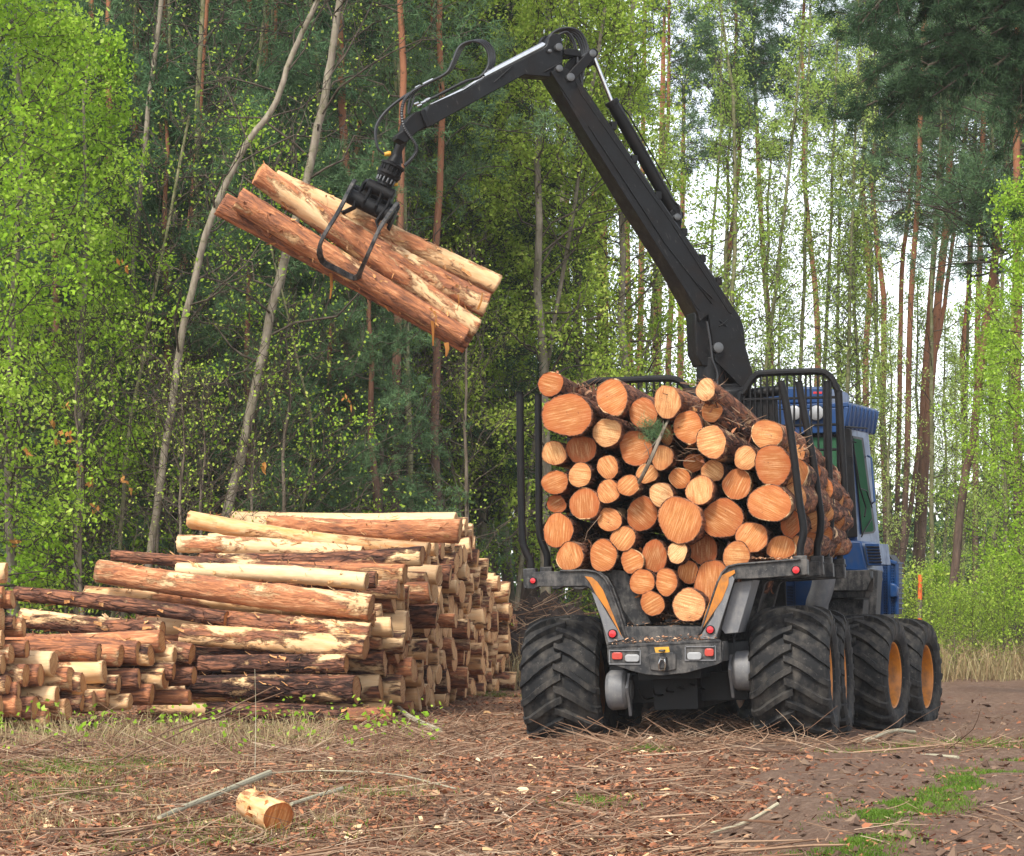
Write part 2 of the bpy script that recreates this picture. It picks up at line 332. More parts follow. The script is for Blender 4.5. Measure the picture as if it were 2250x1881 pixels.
# ---------------------------------------------------------------- logs
NLOG = 0
def make_log(label, p0, p1, r0, r1, col=(.4, .4, .2, .4), ell=(1, 1), seg=20, group=None, rings=14, shreds=0, cat='log', bend=.015, tilt=0, name='log', rough=.014):
    """a felled log from p0 (first cut face) to p1. col = (peeled share, darkness, orange tint, tone of the cut)"""
    global NLOG; NLOG += 1; rg = np.random.default_rng(NLOG)
    p0 = Vector(p0); p1 = Vector(p1); ax = p1-p0; L = ax.length; ax.normalize()
    up = Vector((0, 0, 1)) if abs(ax.z) < .9 else Vector((0, 1, 0)); yv = up.cross(ax).normalized(); zv = ax.cross(yv)
    Mx = Matrix(((ax.x, yv.x, zv.x, (p0+p1).x/2), (ax.y, yv.y, zv.y, (p0+p1).y/2), (ax.z, yv.z, zv.z, (p0+p1).z/2), (0, 0, 0, 1)))
    th = np.arange(seg)*2*np.pi/seg; ts = np.concatenate([[0, .012], np.linspace(.04, .96, rings), [.988, 1]]); n = len(ts)
    a1, a2, a3, b1 = rg.uniform(0, 6.28, 4); kn = [(rg.uniform(.1, .9), rg.uniform(0, 6.28), rg.uniform(.04, .11)) for _ in range(int(L*1.6))]
    V = []; rad = []
    sh = [1+.05*math.sin(2*t+a1)+.03*math.sin(3*t+a2)+.018*math.sin(5*t+a3) for t in th]
    bd = rg.uniform(.4, 1)*bend*L; tl = rg.uniform(-1, 1, 2)*tilt
    for i, t in enumerate(ts):
        r = r0+(r1-r0)*t; e = (1-t)**3; ex, ez = 1+(ell[0]-1)*e, 1+(ell[1]-1)*e
        cy, cz = bd*math.sin(math.pi*t)*math.cos(b1), bd*math.sin(math.pi*t)*math.sin(b1)
        for j in range(seg):
            rr = r*sh[j]*(1+rg.normal(0, rough))
            for (kt, ka, kh) in kn:
                dd = ((t-kt)*L/.07)**2+((math.cos(th[j]-ka)-1)*-2)*6
                rr += r*kh*math.exp(-dd)
            y_ = rr*math.cos(th[j])*ex; z_ = rr*math.sin(th[j])*ez; x = (t-.5)*L
            if i in (0, n-1): x += (tl[0]*y_+tl[1]*z_)+rg.normal(0, .004)*(1 if i else -1)
            V.append((x, cy+y_, cz+z_)); rad.append(1.)
    F = []; mi = []; p0_ = (-.5*L, .5*L)
    for i in range(n-1):
        for j in range(seg): F.append((i*seg+j, i*seg+(j+1) % seg, (i+1)*seg+(j+1) % seg, (i+1)*seg+j)); mi.append(0)
    for end, base in ((0, 0), (1, (n-1)*seg)):
        prev = [base+j for j in range(seg)]
        for q, fr in enumerate((.955, .6, .3)):
            ring = []
            for j in range(seg):
                v = V[base+j]; ring.append(len(V)); dx = (.0 if q else .004)*(-1 if end else 1)
                V.append((((p0_[end])+tl[0]*v[1]*fr+tl[1]*v[2]*fr)+dx, v[1]*fr, v[2]*fr)); rad.append(fr if q else .97)
            for j in range(seg):
                f = (prev[j], ring[j], ring[(j+1) % seg], prev[(j+1) % seg]); F.append(f if not end else f[::-1]); mi.append(0 if q == 0 else 1)
            prev = ring
        c = len(V); xs_ = sum(V[k][0] for k in prev)/seg; V.append((xs_, 0, 0)); rad.append(0.)
        for j in range(seg):
            f = (prev[j], c, prev[(j+1) % seg]); F.append(f if not end else f[::-1]); mi.append(1)
    for _ in range(shreds):                       # curled strips of loose bark
        t = rg.uniform(.02, .98); an = rg.uniform(0, 6.28); r = (r0+(r1-r0)*t)*1.01; ln = rg.uniform(.04, .15); wd = rg.uniform(.006, .022); x = (t-.5)*L
        lift = rg.uniform(.01, .05); k = len(V); m0 = 0 if rg.random() < .5 else 1; dirx = rg.uniform(-1, 1)
        for q in range(4):
            s_ = q/3; rr = r+lift*s_**1.7; aa = an+.25*s_*rg.uniform(.2, 1); xx = x+dirx*ln*s_
            for w_ in (-1, 1): V.append((xx, rr*math.cos(aa+w_*wd/r*(1-.6*s_)), rr*math.sin(aa+w_*wd/r*(1-.6*s_)))); rad.append(.5)
        for q in range(3): F.append((k+2*q, k+2*q+1, k+2*q+3, k+2*q+2)); mi.append(m0)
    me = bpy.data.meshes.new(name); me.from_pydata(V, [], F); me.materials.append(M['bark']); me.materials.append(M['cut'])
    me.polygons.foreach_set('material_index', mi); me.polygons.foreach_set('use_smooth', [m == 0 for m in mi])
    at = me.attributes.new('rad', 'FLOAT', 'POINT'); at.data.foreach_set('value', rad); me.update()
    o = link(name, me, None, Mx); o.color = col; tag(o, label, cat, group); return o
ORD = ['zero', 'first', 'second', 'third', 'fourth', 'fifth', 'sixth', 'seventh', 'eighth', 'ninth', 'tenth', 'eleventh', 'twelfth', 'thirteenth', 'fourteenth', 'fifteenth', 'sixteenth',
       'seventeenth', 'eighteenth', 'nineteenth', 'twentieth']+['twenty-'+q for q in ('first', 'second', 'third', 'fourth', 'fifth', 'sixth', 'seventh', 'eighth', 'ninth')]+['thirtieth']+['thirty-'+q for q in ('first', 'second', 'third', 'fourth', 'fifth', 'sixth', 'seventh', 'eighth', 'ninth')]+['fortieth']+['forty-'+q for q in ('first', 'second', 'third', 'fourth', 'fifth', 'sixth', 'seventh', 'eighth', 'ninth')]+['fiftieth']

# frames: rear waggon, front (articulated) tractor, crane plane
MR = Matrix.Translation((1.435, 24.286, -.07)) @ Matrix.Rotation(R(-12), 4, 'Z') @ Matrix.Rotation(R(-2.5), 4, 'Y')
MF = Matrix.Translation((2.665, 28.515, -.14)) @ Matrix.Rotation(R(-22), 4, 'Z') @ Matrix.Rotation(R(-1.0), 4, 'Y')
MC = Matrix.Translation((2.37, 28.69, 0)) @ Matrix.Rotation(R(200), 4, 'Z')
MRi = MR.inverted()
def c1(x, y): return 1080+x*.3701, 780+y*.3701
def c2(x, y): return 1500+x*.3701, 780+y*.3701
def c3(x, y): return 1120+x*.2762, 1200+y*.2762
def c4(x, y): return 1580+x*.2714, 1280+y*.2714
def c5(x, y): return 440+x/3, 280+y/3
def c6(x, y): return 780+x*.2762, 40+y*.2762
def c7(x, y): return 1180+x*.5009, 40+y*.5009
def c8(x, y): return 700+x*.1937, 300+y*.1937
def q1(x, y): return x*.3189, 1080+y*.3189
def q2(x, y): return 400+x*.3619, 1080+y*.3619
def VR(p, y): return hit(MR, 1, y, *p)          # point on the waggon's plane y
def VF(p, y): return hit(MF, 1, y, *p)
def FX(p, x): return hit(MF, 0, x, *p)
def VC(p, y=.0): return hit(MC, 1, y, *p)

# load: (x, y, rx, ry, tone of cut, depth shift)
LOAD = [(350,172,77,72,.85,.0),(450,355,143,130,.6,-.12),(716,250,88,112,.45,-.1),(900,345,85,88,.7,.05),(1043,278,82,92,.4,-.05),(1270,205,58,66,.1,-.1),(1307,335,64,60,.45,.1),
(685,460,85,85,.15,.0),(1168,428,88,95,.55,.05),(1305,515,88,97,.25,-.15),(370,583,72,73,.3,.05),(532,560,88,85,.85,.1),(855,552,98,100,.75,.12),(1040,475,40,60,.3,.4),(1012,608,68,70,.4,-.0),
(525,712,70,72,.25,-.05),(690,666,65,68,.3,.05),(922,705,63,58,.5,.1),(1200,640,60,55,.8,.3),(1312,688,65,67,.3,.15),(1508,612,70,68,.4,.0),(376,757,75,72,.5,.05),(693,810,70,68,.3,-.05),
(810,775,62,65,.35,-.05),(1117,732,60,63,.5,.1),(1235,802,82,85,.35,-.05),(1455,767,88,87,.55,.05),(1670,655,108,115,.65,-.05),(385,885,58,55,.8,.15),(552,885,88,97,.65,-.05),(1007,830,72,72,.2,.0),
(700,978,70,73,.4,.0),(893,945,88,102,.8,.1),(1118,980,127,137,.6,-.12),(1370,972,120,118,.75,.05),(1650,880,125,110,.6,-.1),(395,1042,93,98,.7,.05),(780,1090,75,72,.3,.0),(465,1195,82,85,.5,-.05),
(662,1190,85,92,.55,-.05),(835,1225,67,72,.4,.0),(967,1195,77,92,.85,.1),(1103,1170,60,65,.1,-.1),(1255,1155,82,92,.85,.2),(1453,1190,80,80,.4,-.05),(1545,1080,95,85,.55,.0),(1775,1000,62,80,.95,.15),
(1718,1145,80,72,.7,.1),(893,1347,73,78,.55,-.05),(1038,1347,66,78,.4,-.05),(1170,1290,66,68,.6,.12),(1310,1350,110,125,.75,.1),(955,1475,70,72,.45,-.05),(1172,1485,92,103,.35,-.15),
(1635,470,95,80,.35,.05),(1800,700,80,82,.35,.25),(1795,850,76,85,.35,.22),(1800,1140,50,75,.5,.2),(1800,590,60,60,.4,.7),(1880,705,70,78,.5,1.2),(1880,850,70,78,.5,1.15),(1885,990,70,75,.6,1.2),(1885,1120,64,68,.6,1.2),(1965,790,62,70,.5,2.0),(1965,930,62,68,.4,2.0),(1965,1060,60,60,.5,2.1),(2035,860,55,70,.5,2.9),(2038,985,55,65,.6,2.9),(2025,1120,50,60,.5,2.9)]
bands = [0, 400, 530, 640, 740, 850, 930, 1060, 1160, 1260, 1400, 1600]
rowof = {}
for i, q in enumerate(LOAD):
    rb = sum(1 for b in bands if q[1] >= b); rowof.setdefault(rb, []).append(i)
for rb in rowof: rowof[rb].sort(key=lambda i: LOAD[i][0])
LF = (4.0)
for i, (x, y, rx, ry, tone, dy) in enumerate(LOAD):
    px, py = c1(x, y); p = VR((px, py), dy); sc = .3701*(24.5+dy)/FOC; r = math.sqrt(rx*ry)*sc*1.035
    rb = sum(1 for b in bands if y >= b); pos = rowof[rb].index(i)+1; fromtop = sorted(rowof).index(rb)+1
    size = 'thick' if r > .165 else 'thin' if r < .105 else 'middling'
    tn = 'pale tan' if tone < .25 else 'light orange' if tone < .5 else 'orange' if tone < .7 else 'deep orange'
    rel = f'{ORD[pos]} from left in {ORD[fromtop]} row from top' if fromtop > 1 else f'{ORD[pos]} from left in the top row'
    lab = f'{size} {tn} log end, {rel} of the load'
    Lg = 3.7 - max(dy, 0)+random.uniform(-.2, .15)
    jx, jz = random.uniform(-.05, .05), random.uniform(-.06, .04)
    if i == 5: jx, jz = .25, -.45
    if i == 6: jx, jz = .25, -.40
    if i == 9: jx, jz = .2, -.2
    q = p+Vector((jx, Lg, jz)); rt = r*random.uniform(.86, 1.04)
    make_log(lab, MR @ p, MR @ q, r, rt, (random.uniform(.1, .5), random.uniform(.5, 1), .4, min(1, max(0, tone*1.15-.08+random.uniform(-.18, .18)))), ell=(rx/math.sqrt(rx*ry), ry/math.sqrt(rx*ry)),
             group='logs loaded on the forwarder', seg=26, rings=8, shreds=3, tilt=.12)
# loose branch lying over the load's log ends
mb = MB(); pth = smooth_path([MR @ VR(c1(*q), yy) for q, yy in (((1055, 375), .1), ((1010, 470), -.2), ((950, 610), -.3), ((905, 700), -.3), ((875, 760), -.22))], 4)
mb.tube(pth, [.010+.008*math.sin(i/len(pth)*2.5) for i in range(len(pth))], 6)
for a_, b_ in (((1010, 470), (900, 590)), ((1000, 490), (1020, 390)), ((940, 620), (905, 520))):
    mb.tube([MR @ VR(c1(*a_), -.22), MR @ VR(c1((a_[0]+b_[0])/2+8, (a_[1]+b_[1])/2), -.26), MR @ VR(c1(*b_), -.24)], [.006, .004, .002], 5)
tag(mb.build('branch', M['twig']), 'thin pale broken branch lying across the log ends of the load', 'branch')

# logs in the grapple
HELD = [((380, 300), (1815, 1330), 79, 74, 27.45, 27.95, (.50, .15, .3, .3), 'front red-brown log with a long cream strip, held on top in the grapple'),
        ((245, 470), (1745, 1390), 84, 74, 27.38, 27.88, (.30, .30, .6, .35), 'thick mottled brown log in front at the lower side of the held bundle'),
        ((135, 500), (1770, 1425), 80, 70, 27.62, 28.02, (.30, .45, .4, .4), 'lowest log of the held bundle, its left end sticking out farthest'),
        ((480, 345), (1955, 1040), 72, 70, 27.80, 28.30, (.72, .05, .45, .2), 'pale peeled log at the back of the held bundle with highest right end'),
        ((560, 455), (1885, 1175), 78, 80, 27.60, 28.10, (.42, .3, .35, .3), 'log in the middle of the held bundle with flaking right end')]
for (a_, b_, ra, rb_, ya, yb, col, lab) in HELD:
    pa, pb = P(*c5(*a_), ya), P(*c5(*b_), yb)
    make_log(lab, pa, pb, ra/3*ya/FOC, rb_/3*yb/FOC, col, seg=28, group='logs held in the grapple', rings=44, shreds=70, tilt=.1, bend=.012, rough=.022)
mb = MB()
STRIPL = ['longest orange bark strip dangling below the right part of the held logs', 'thin bark strip dangling under the claw', 'broad short bark strip under the lowest held log near its right end', 'short split strip beside the longest dangling bark strip', 'thread-thin strip standing off the front held log', 'pale splinter sticking up at the right end of the middle held log']
for (x, y, dx, dy, w_) in ((1515, 1190, 20, 250, 14), (860, 960, -5, 170, 12), (1620, 1420, 0, 90, 18), (1540, 1210, 10, 110, 10), (1700, 1100, -5, 100, 5), (1830, 1200, 30, -110, 9)):
    a_ = P(*c5(x, y), 27.7); b_ = P(*c5(x+dx*.5+8, y+dy*.5), 27.68); c_ = P(*c5(x+dx, y+dy), 27.7); k = w_/3*27.7/FOC
    mb = MB(); mb.tube([a_, b_, c_], [k, k*.8, k*.35], 5, flat=.25)
    tag(mb.build('bark_strip', M['deadleaf']), STRIPL.pop(0), 'bark strip', 'torn bark strips hanging from the held logs')

# near face of the roadside pile, logs seen from the side: left end, right end (photo px), radii, depth of right end, colour
def s1(x, y, r): X_, Y_ = q1(x, y); return X_, Y_, r*.3189
def s2(x, y, r): X_, Y_ = q2(x, y); return X_, Y_, r*.3619
PILE = [
 (s2(45,168,56), s2(1500,352,46), 29.9, (.92,.15,.85,.2), 'yellow-orange peeled log lying slantwise on top of the long pile'),
 (s2(520,190,45), s2(1690,238,72), 30.8, (.35,.10,.4,.2), 'thick red-brown log at the very top right of the long pile'),
 (s2(-20,318,52), s2(1100,385,48), 29.6, (.75,.2,.2,.2), 'cream and pink log second from the top of the long pile'),
 (s2(120,420,50), s2(1460,388,62), 29.0, (.42,.85,.3,.2), 'dark bark log with a cream patch near the top of the pile'),
 (s2(300,470,50), s2(1355,500,58), 28.9, (.35,.2,.5,.2), 'red-barked log ending under the dark bark log'),
 (s2(300,600,55), s2(1315,590,56), 28.7, (.55,.6,.3,.2), 'brown log with white blaze, its end set back in the pile'),
 (s2(60,520,50), s2(1180,535,52), 28.3, (.2,.95,.2,.3), 'dark cracked-bark log just above the cream peeled one'),
 (s1(770,440,38), s2(900,492,40), 28.6, (.3,.7,.4,.2), 'thin dark log sticking out left above the big red one'),
 (s2(-30,478,50), s2(1122,545,56), 27.95, (1.3,.1,.0,.1), 'smooth cream peeled log lying above the big red one'),
 (s1(672,545,76), s2(1150,702,78), 27.6, (.42,.12,.35,.2), 'big red-brown log with cream patches, left end peeled'),
 (s1(585,690,42), s2(1170,770,46), 27.9, (.8,.25,.7,.2), 'flaky yellow log directly under the big red one'),
 (s1(105,702,50), s1(1560,880,52), 27.7, (.25,.85,.3,.3), 'long purple-brown log reaching out of the left of the pile'),
 (s2(150,770,55), s2(1140,862,64), 27.55, (.42,.6,.4,.2), 'brown-pink log in the middle of the pile with torn collar'),
 (s1(150,870,72), s1(1120,955,66), 26.9, (.5,.75,.4,.2), 'log with cream right half ending in the left heap middle'),
 (s2(0,865,62), s2(1120,948,74), 27.4, (.55,.65,.55,.2), 'red and dark log with long cream flank in the pile middle'),
 (s2(110,1052,60), s2(1000,1046,60), 27.3, (.32,.85,.45,.2), 'greenish dark log with small cream stripe low in the pile'),
 (s2(40,1182,66), s2(1062,1203,92), 27.2, (.35,1.0,.4,.2), 'thickest dark bark log near the bottom of the pile'),
 (s2(150,1325,45), s2(1010,1362,56), 27.1, (.25,.95,.3,.3), 'dark log on the ground at the foot of the pile'),
 (s2(1015,1372,56), s2(1282,1362,56), 26.9, (.5,.6,.4,.2), 'short log piece with cream top on the ground by the pile'),
 (s1(190,1045,72), s1(958,1115,88), 26.4, (.32,.45,.35,.2), 'red-brown log in the left heap ending in the gap'),
 (s1(560,1020,60), s1(1325,1120,72), 26.9, (.25,.7,.3,.3), 'short dark red log end between the left heap and the pile'),
 (s1(300,1230,60), s1(1200,1240,60), 26.6, (.3,.8,.3,.3), 'dark log low between the left heap and the long pile'),
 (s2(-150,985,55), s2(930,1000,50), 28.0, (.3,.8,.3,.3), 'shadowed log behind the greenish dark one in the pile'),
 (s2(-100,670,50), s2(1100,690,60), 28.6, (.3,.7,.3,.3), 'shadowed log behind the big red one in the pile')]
for (a_, b_, Yb, col, lab) in PILE:
    pb = P(b_[0], b_[1], Yb); Ya = Yb+abs(b_[0]-a_[0])*Yb/FOC*.17; pa = P(a_[0], a_[1], Ya)
    make_log(lab, pb, pa, b_[2]*Yb/FOC, a_[2]*Ya/FOC, col, seg=26, group='logs on the near side of the long pile', rings=44, shreds=60, tilt=.08, bend=.022, rough=.022)
# receding stack: right-hand cut ends of the rest of the long pile
Hp = ([27.9, 29.2, 30.5, 32, 34, 35.5, 36.2, 38, 40, 41.2], [1.0, 1.32, 1.65, 1.95, 2.22, 2.15, 1.85, 1.5, 1.15, .6])
yy = 28.1; colm = 0; placed = []; extra = []
while yy < 40.4:
    colm += 1; H = float(np.interp(yy, *Hp)); z = .0; lay = 0
    while z < H-.12:
        lay += 1; rr = random.uniform(.10, .155) if random.random() < .8 else random.uniform(.07, .10); z += rr
        Yc = yy+random.uniform(-.08, .08); xr = -1.28+(Yc-28)*.107+random.gauss(0, .085)+(.12 if random.random() < .08 else 0)-(.08 if z > 1.6 else 0)
        if True:
            placed.append(1); gz = g1(xr, Yc)
            tl = random.uniform(-.05, .05); p0 = Vector((xr, Yc, gz+z)); p1 = p0+Vector((-2.6*math.cos(R(8)), 2.6*math.sin(R(8)), tl))
            pl = random.random(); col = (random.uniform(.35, 1.15), random.uniform(.2, .9), random.uniform(.1, .5), random.uniform(0, .08))
            lo_ = make_log(f'sawn log end, {ORD[lay]} layer from ground, {ORD[colm]} column back in the receding pile', p0, p1, rr, rr*.95, col, seg=16, group='logs in the receding end of the long pile', rings=4, tilt=.14, shreds=4)
            if len(placed) > 158: extra.append(lo_)
        z += rr*.93
    yy += .30
if extra:                                     # the farthest of the stacked logs, beyond three hundred, as one object
    V_, F_, I_, A_ = [], [], [], []
    for o_ in extra:
        n0 = len(V_); V_ += [tuple(o_.matrix_basis @ v.co) for v in o_.data.vertices]; A_ += [a.value for a in o_.data.attributes['rad'].data]
        for p_ in o_.data.polygons: F_.append([n0+k for k in p_.vertices]); I_.append(p_.material_index)
        bpy.data.objects.remove(o_)
    me = bpy.data.meshes.new('stacked_logs'); me.from_pydata(V_, [], F_); me.materials.append(M['bark']); me.materials.append(M['cut']); me.polygons.foreach_set('material_index', I_)
    me.polygons.foreach_set('use_smooth', [i == 0 for i in I_]); me.attributes.new('rad', 'FLOAT', 'POINT').data.foreach_set('value', A_); me.update()
    so_ = link('stacked_logs', me); so_.color = (.6, .5, .4, .1); tag(so_, 'farthest stacked logs at the receding end of the long pile', kind='stuff')
# left heap: right-hand cut ends (photo crop px) with radius
HEAP = [(45,560,78),(30,715,72),(90,745,74),(12,880,90),(100,905,58),(165,935,76),(22,1020,78),(80,1120,74),(188,1088,72),(25,1190,85),(182,1270,88),(282,1268,88),(372,1190,96),(492,1290,100),(575,1335,100),
        (682,1110,70),(722,1240,95),(835,1130,84),(1042,1130,84),(1118,1030,86),(1140,1290,88),(1205,1130,66),(960,1290,80),(650,1450,88),(395,1420,92),(245,1490,88),(470,1500,86),(330,1560,70),(130,1480,88),
        (820,1330,80),(1050,1400,80),(570,1460,70),(60,1330,80),(1340,1270,70),(1310,1420,60),(740,1420,70),(900,1450,70),(130,1370,70),(10,1470,80)]
for k, (x, y, r) in enumerate(HEAP):
    px, py = q1(x, y); Yb = 24.7+x/1330*2.1+(1500-y)/1500*.5; pb = P(px, py, Yb); L_ = random.uniform(2.5, 2.9)
    pa = pb+Vector((-L_*math.cos(R(7)), L_*math.sin(R(7)), random.uniform(-.06, .08))); rr = r*.3189*Yb/FOC*.88
    rowtxt = 'top' if y < 650 else 'upper' if y < 1000 else 'middle' if y < 1250 else 'lower' if y < 1420 else 'lowest'
    same = sorted([h for h in HEAP if (('top' if h[1] < 650 else 'upper' if h[1] < 1000 else 'middle' if h[1] < 1250 else 'lower' if h[1] < 1420 else 'lowest') == rowtxt)])
    lab = f'log end {ORD[same.index((x, y, r))+1]} from the left in the {rowtxt} part of the left heap'
    if y < 650: lab = 'pale round log end at the left photo edge, on top of the left heap'
    make_log(lab, pb, pa, rr, rr, (random.uniform(.2, .8), random.uniform(.1, .8), random.uniform(.2, .6), random.uniform(0, .3)), seg=20, group='logs in the left heap', rings=8, shreds=12, tilt=.10)
# ---------------------------------------------------------------- forwarder
FW = empty('forwarder', MR)
tag(FW, 'black and blue timber forwarder with wide tyres, loading logs with its crane', 'forwarder')
AF = MRi @ MF; AC = MRi @ MC
def mesh_of(mb, name, mats, ang=35):
    o = mb.build(name, mats, ang=ang); me = o.data; bpy.data.objects.remove(o); return me
# wheel: hub (the part) with tyre and rim below it; local X points outwards
mb = MB(); N = 76
half = [(.27, .335), (.325, .36), (.352, .42), (.355, .48), (.335, .532), (.29, .560), (.15, .574), (0, .578)]
prof = [(-a, r) for a, r in half]+[(a, r) for a, r in half[::-1][1:]]
vs = []; fs = []
for (a_, r_) in prof:
    for j in range(N): vs.append((a_, -r_*math.cos(2*math.pi*j/N), r_*math.sin(2*math.pi*j/N)))
for i in range(len(prof)-1):
    for j in range(N): fs.append((i*N+j, i*N+(j+1) % N, (i+1)*N+(j+1) % N, (i+1)*N+j))
mb.add(vs, fs)
NL = 19; LX = [-.035, .04, .12, .20, .27, .325, .350, .356]; LB = [.574, .574, .571, .562, .548, .522, .485, .44]; LA = [.01, -.045, -.12, -.215, -.31, -.385, -.42, -.44]; LH = [.056, .057, .058, .060, .058, .046, .024, .0]
for side in (1, -1):
    for k in range(NL):
        a0 = 2*math.pi*(k+(.5 if side < 0 else 0))/NL; vs = []; fs = []
        for i in range(8):
            wt = .050+.012*(i/7); wb = wt+.030; jr = random.uniform(-.003, .003)
            for (wd, h) in ((-wb/2, -.012), (-wt/2, LH[i]-.004+jr), (wt/2, LH[i]-.004+jr), (wb/2, -.012)):
                r_ = LB[i]+h; an = a0+LA[i]+wd/.6; xx = LX[i]+(.012 if (i >= 5 and h > 0) else 0); vs.append((side*xx, -r_*math.cos(an), r_*math.sin(an)))
        for i in range(7):
            for j in range(3): fs.append((i*4+j, i*4+j+1, i*4+j+5, i*4+j+4))
        fs += [(3, 2, 1, 0), (28, 29, 30, 31)]; mb.add(vs, fs)
tyre_me = mesh_of(mb, 'tyre', M['rubber'], 28)
mb = MB(); mb.lathe([(-.27, .33), (-.27, .345), (-.24, .325), (.0, .30), (.24, .315), (.285, .342), (.30, .338), (.292, .322), (.25, .300), (.06, .275), (.045, .20), (.09, .15), (.085, .0)], (0, 0, 0), (1, 0, 0), 48)
rim_me = mesh_of(mb, 'rim', M['orange'], 30)
mb = MB(); mb.lathe([(.05, .13), (.12, .13), (.14, .11), (.19, .085), (.205, .0)], (0, 0, 0), (1, 0, 0), 24)
for k in range(10):
    th = k*math.pi/5; mb.cyl((.075, .175*math.cos(th), .175*math.sin(th)), (.105, .175*math.cos(th), .175*math.sin(th)), .014, 6)
hub_me = mesh_of(mb, 'wheel', M['grey'], 30)
def wheel(A, x, y, z, spin):
    s = 1 if x > 0 else -1
    h = link('wheel', hub_me, FW, A @ Matrix.Translation((x, y, z)) @ Matrix.Diagonal((s, 1, 1, 1)) @ Matrix.Rotation(spin, 4, 'X'))
    link('tyre', tyre_me, h); link('rim', rim_me, h)
I4 = Matrix.Identity(4)
for A, yl, zz in ((I4, .60, .60), (I4, 2.0, .56), (AF, 0, .60), (AF, 1.4, .55)):
    for x in (-1.03, 1.03): wheel(A, x, yl, zz, random.uniform(0, .3))
# chassis
mb = MB(); mb.box(-.28, .28, -.1, 4.7, .62, .90); mb.box(-.20, .20, .2, 2.6, .34, .62); mb.box(-.62, .62, .45, .75, .40, .66)
for s in (-1, 1):
    mb.prism([(s*.50, .40, .50), (s*.50, .5, .80), (s*.50, 2.3, .80), (s*.50, 2.6, .50), (s*.50, 1.3, .40)], (s*.14, 0, 0)); mb.box(s*.3 if s > 0 else -.5, .5 if s > 0 else -.3, 1.1, 1.5, .5, .75)
for q in range(5): mb.tube(smooth_path([(-.3+q*.13, .0, .55), (-.25+q*.1, .1, .45+.03*q), (-.1+q*.08, .6, .5), (0, 1.5, .55)], 5), .012, 6)
mb.build('chassis', M['black'], FW, bevel=.012)
mb = MB(); mb.box(-.36, .36, 3.9, 5.4, .55, .98); mb.cyl((0, 4.3, .55), (0, 4.3, 1.35), .26, 28)
mb.build('front_frame', M['black'], FW, bevel=.012)
for cx_, cy_ in ((855, 1145), (1872, 990)):
    p = VR(c3(cx_, cy_), .26); mb = MB(); s = -1 if p.x < 0 else 1
    mb.lathe([(-.10, .0), (-.10, .15), (-.07, .175), (.05, .18), (.085, .15), (.09, 0)], p, (s, 0, 0), 32)
    mb.lathe([(-.14, .09), (-.10, .09)], p, (s, 0, 0), 20); mb.prism([p+Vector((-s*.10, -.17, .02)), p+Vector((-s*.10, -.02, .15)), p+Vector((-s*.10, .10, .12)), p+Vector((-s*.10, -.02, -.24))], (-s*.03, 0, 0))
    mb.build('wheel_drive', M['greylight'], FW, bevel=.006)
# rear bumper with lamps
BP = -.30
def R3(x, y, yl): return VR(c3(x, y), yl)
mb = MB(); mb.prism([R3(x, y, BP) for x, y in ((775, 792), (1668, 745), (1682, 756), (1690, 920), (1645, 945), (1400, 1010), (1200, 1030), (1080, 1022), (960, 990), (780, 930))], (0, .03, 0))
mb.prism([R3(x, y, BP-.006) for x, y in ((772, 790), (1670, 742), (1678, 762), (772, 812))], (0, .03, 0))
a_, b_ = R3(775, 792, BP), R3(1668, 745, BP)
mb.prism([a_+Vector((.005, .03, -.005)), b_+Vector((-.005, .03, -.005)), b_+Vector((-.13, .42, .03)), a_+Vector((.14, .42, .03))], (0, 0, -.03))
mb.prism([R3(x, y, BP-.004) for x, y in ((1690, 756), (1700, 780), (1700, 905), (1690, 920))], (0, .35, 0))
for (x, y) in ((800, 832), (1030, 822), (798, 925), (1400, 800), (1632, 795), (1632, 905), (1150, 870), (1290, 865)): p = R3(x, y, BP); mb.cyl(p+Vector((0, -.012, 0)), p, .010, 10, 1)
bump_o = mb.build('bumper', [M['grey'], M['bolt']], FW, bevel=.004)
mb = MB()
for k in range(60):   # stack of bark crumbs left on the ledge as one layer
    pass
def frame_rect(x0, y0, x1, y1, w_, yl, th):
    mb = MB(); 
    for q in (((x0, y0), (x1, y0), (x1, y0+w_), (x0, y0+w_)), ((x0, y1-w_), (x1, y1-w_), (x1, y1), (x0, y1)), ((x0, y0+w_), (x0+w_, y0+w_), (x0+w_, y1-w_), (x0, y1-w_)), ((x1-w_, y0+w_), (x1, y0+w_), (x1, y1-w_), (x1-w_, y1-w_))):
        mb.prism([R3(x, y, yl) for x, y in q], (0, th, 0))
    return mb
def rrect(x0, y0, x1, y1, r, n=4):
    out = []
    for cx_, cy_, a0 in ((x1-r, y0+r, -90), (x1-r, y1-r, 0), (x0+r, y1-r, 90), (x0+r, y0+r, 180)):
        for k in range(n+1): t = R(a0+90*k/n); out.append((cx_+r*math.cos(t), cy_+r*math.sin(t)))
    return out
for (fx0, fy0, fx1, fy1), (rx0, ry0, rx1, ry1), (wx0, wy0, wx1, wy1) in (((790, 826, 1042, 942), (812, 846, 896, 902), (915, 862, 1030, 922)), ((1392, 795, 1640, 912), (1550, 815, 1622, 876), (1410, 845, 1524, 906))):
    hd = frame_rect(fx0, fy0, fx1, fy1, 8, BP-.012, .012).build('lamp_bracket', M['greylight'], FW)
    mb = MB(); mb.prism([R3(x, y, BP-.018) for x, y in rrect(rx0, ry0, rx1, ry1, 18)], (0, .02, 0)); mb.build('brake_lamp', M['lampred'], hd, bevel=.004)
    mb = MB(); mb.prism([R3(x, y, BP-.022) for x, y in rrect(wx0, wy0, wx1, wy1, 22)], (0, .024, 0)); mb.build('work_lamp', M['lampwhite'], hd, bevel=.006)
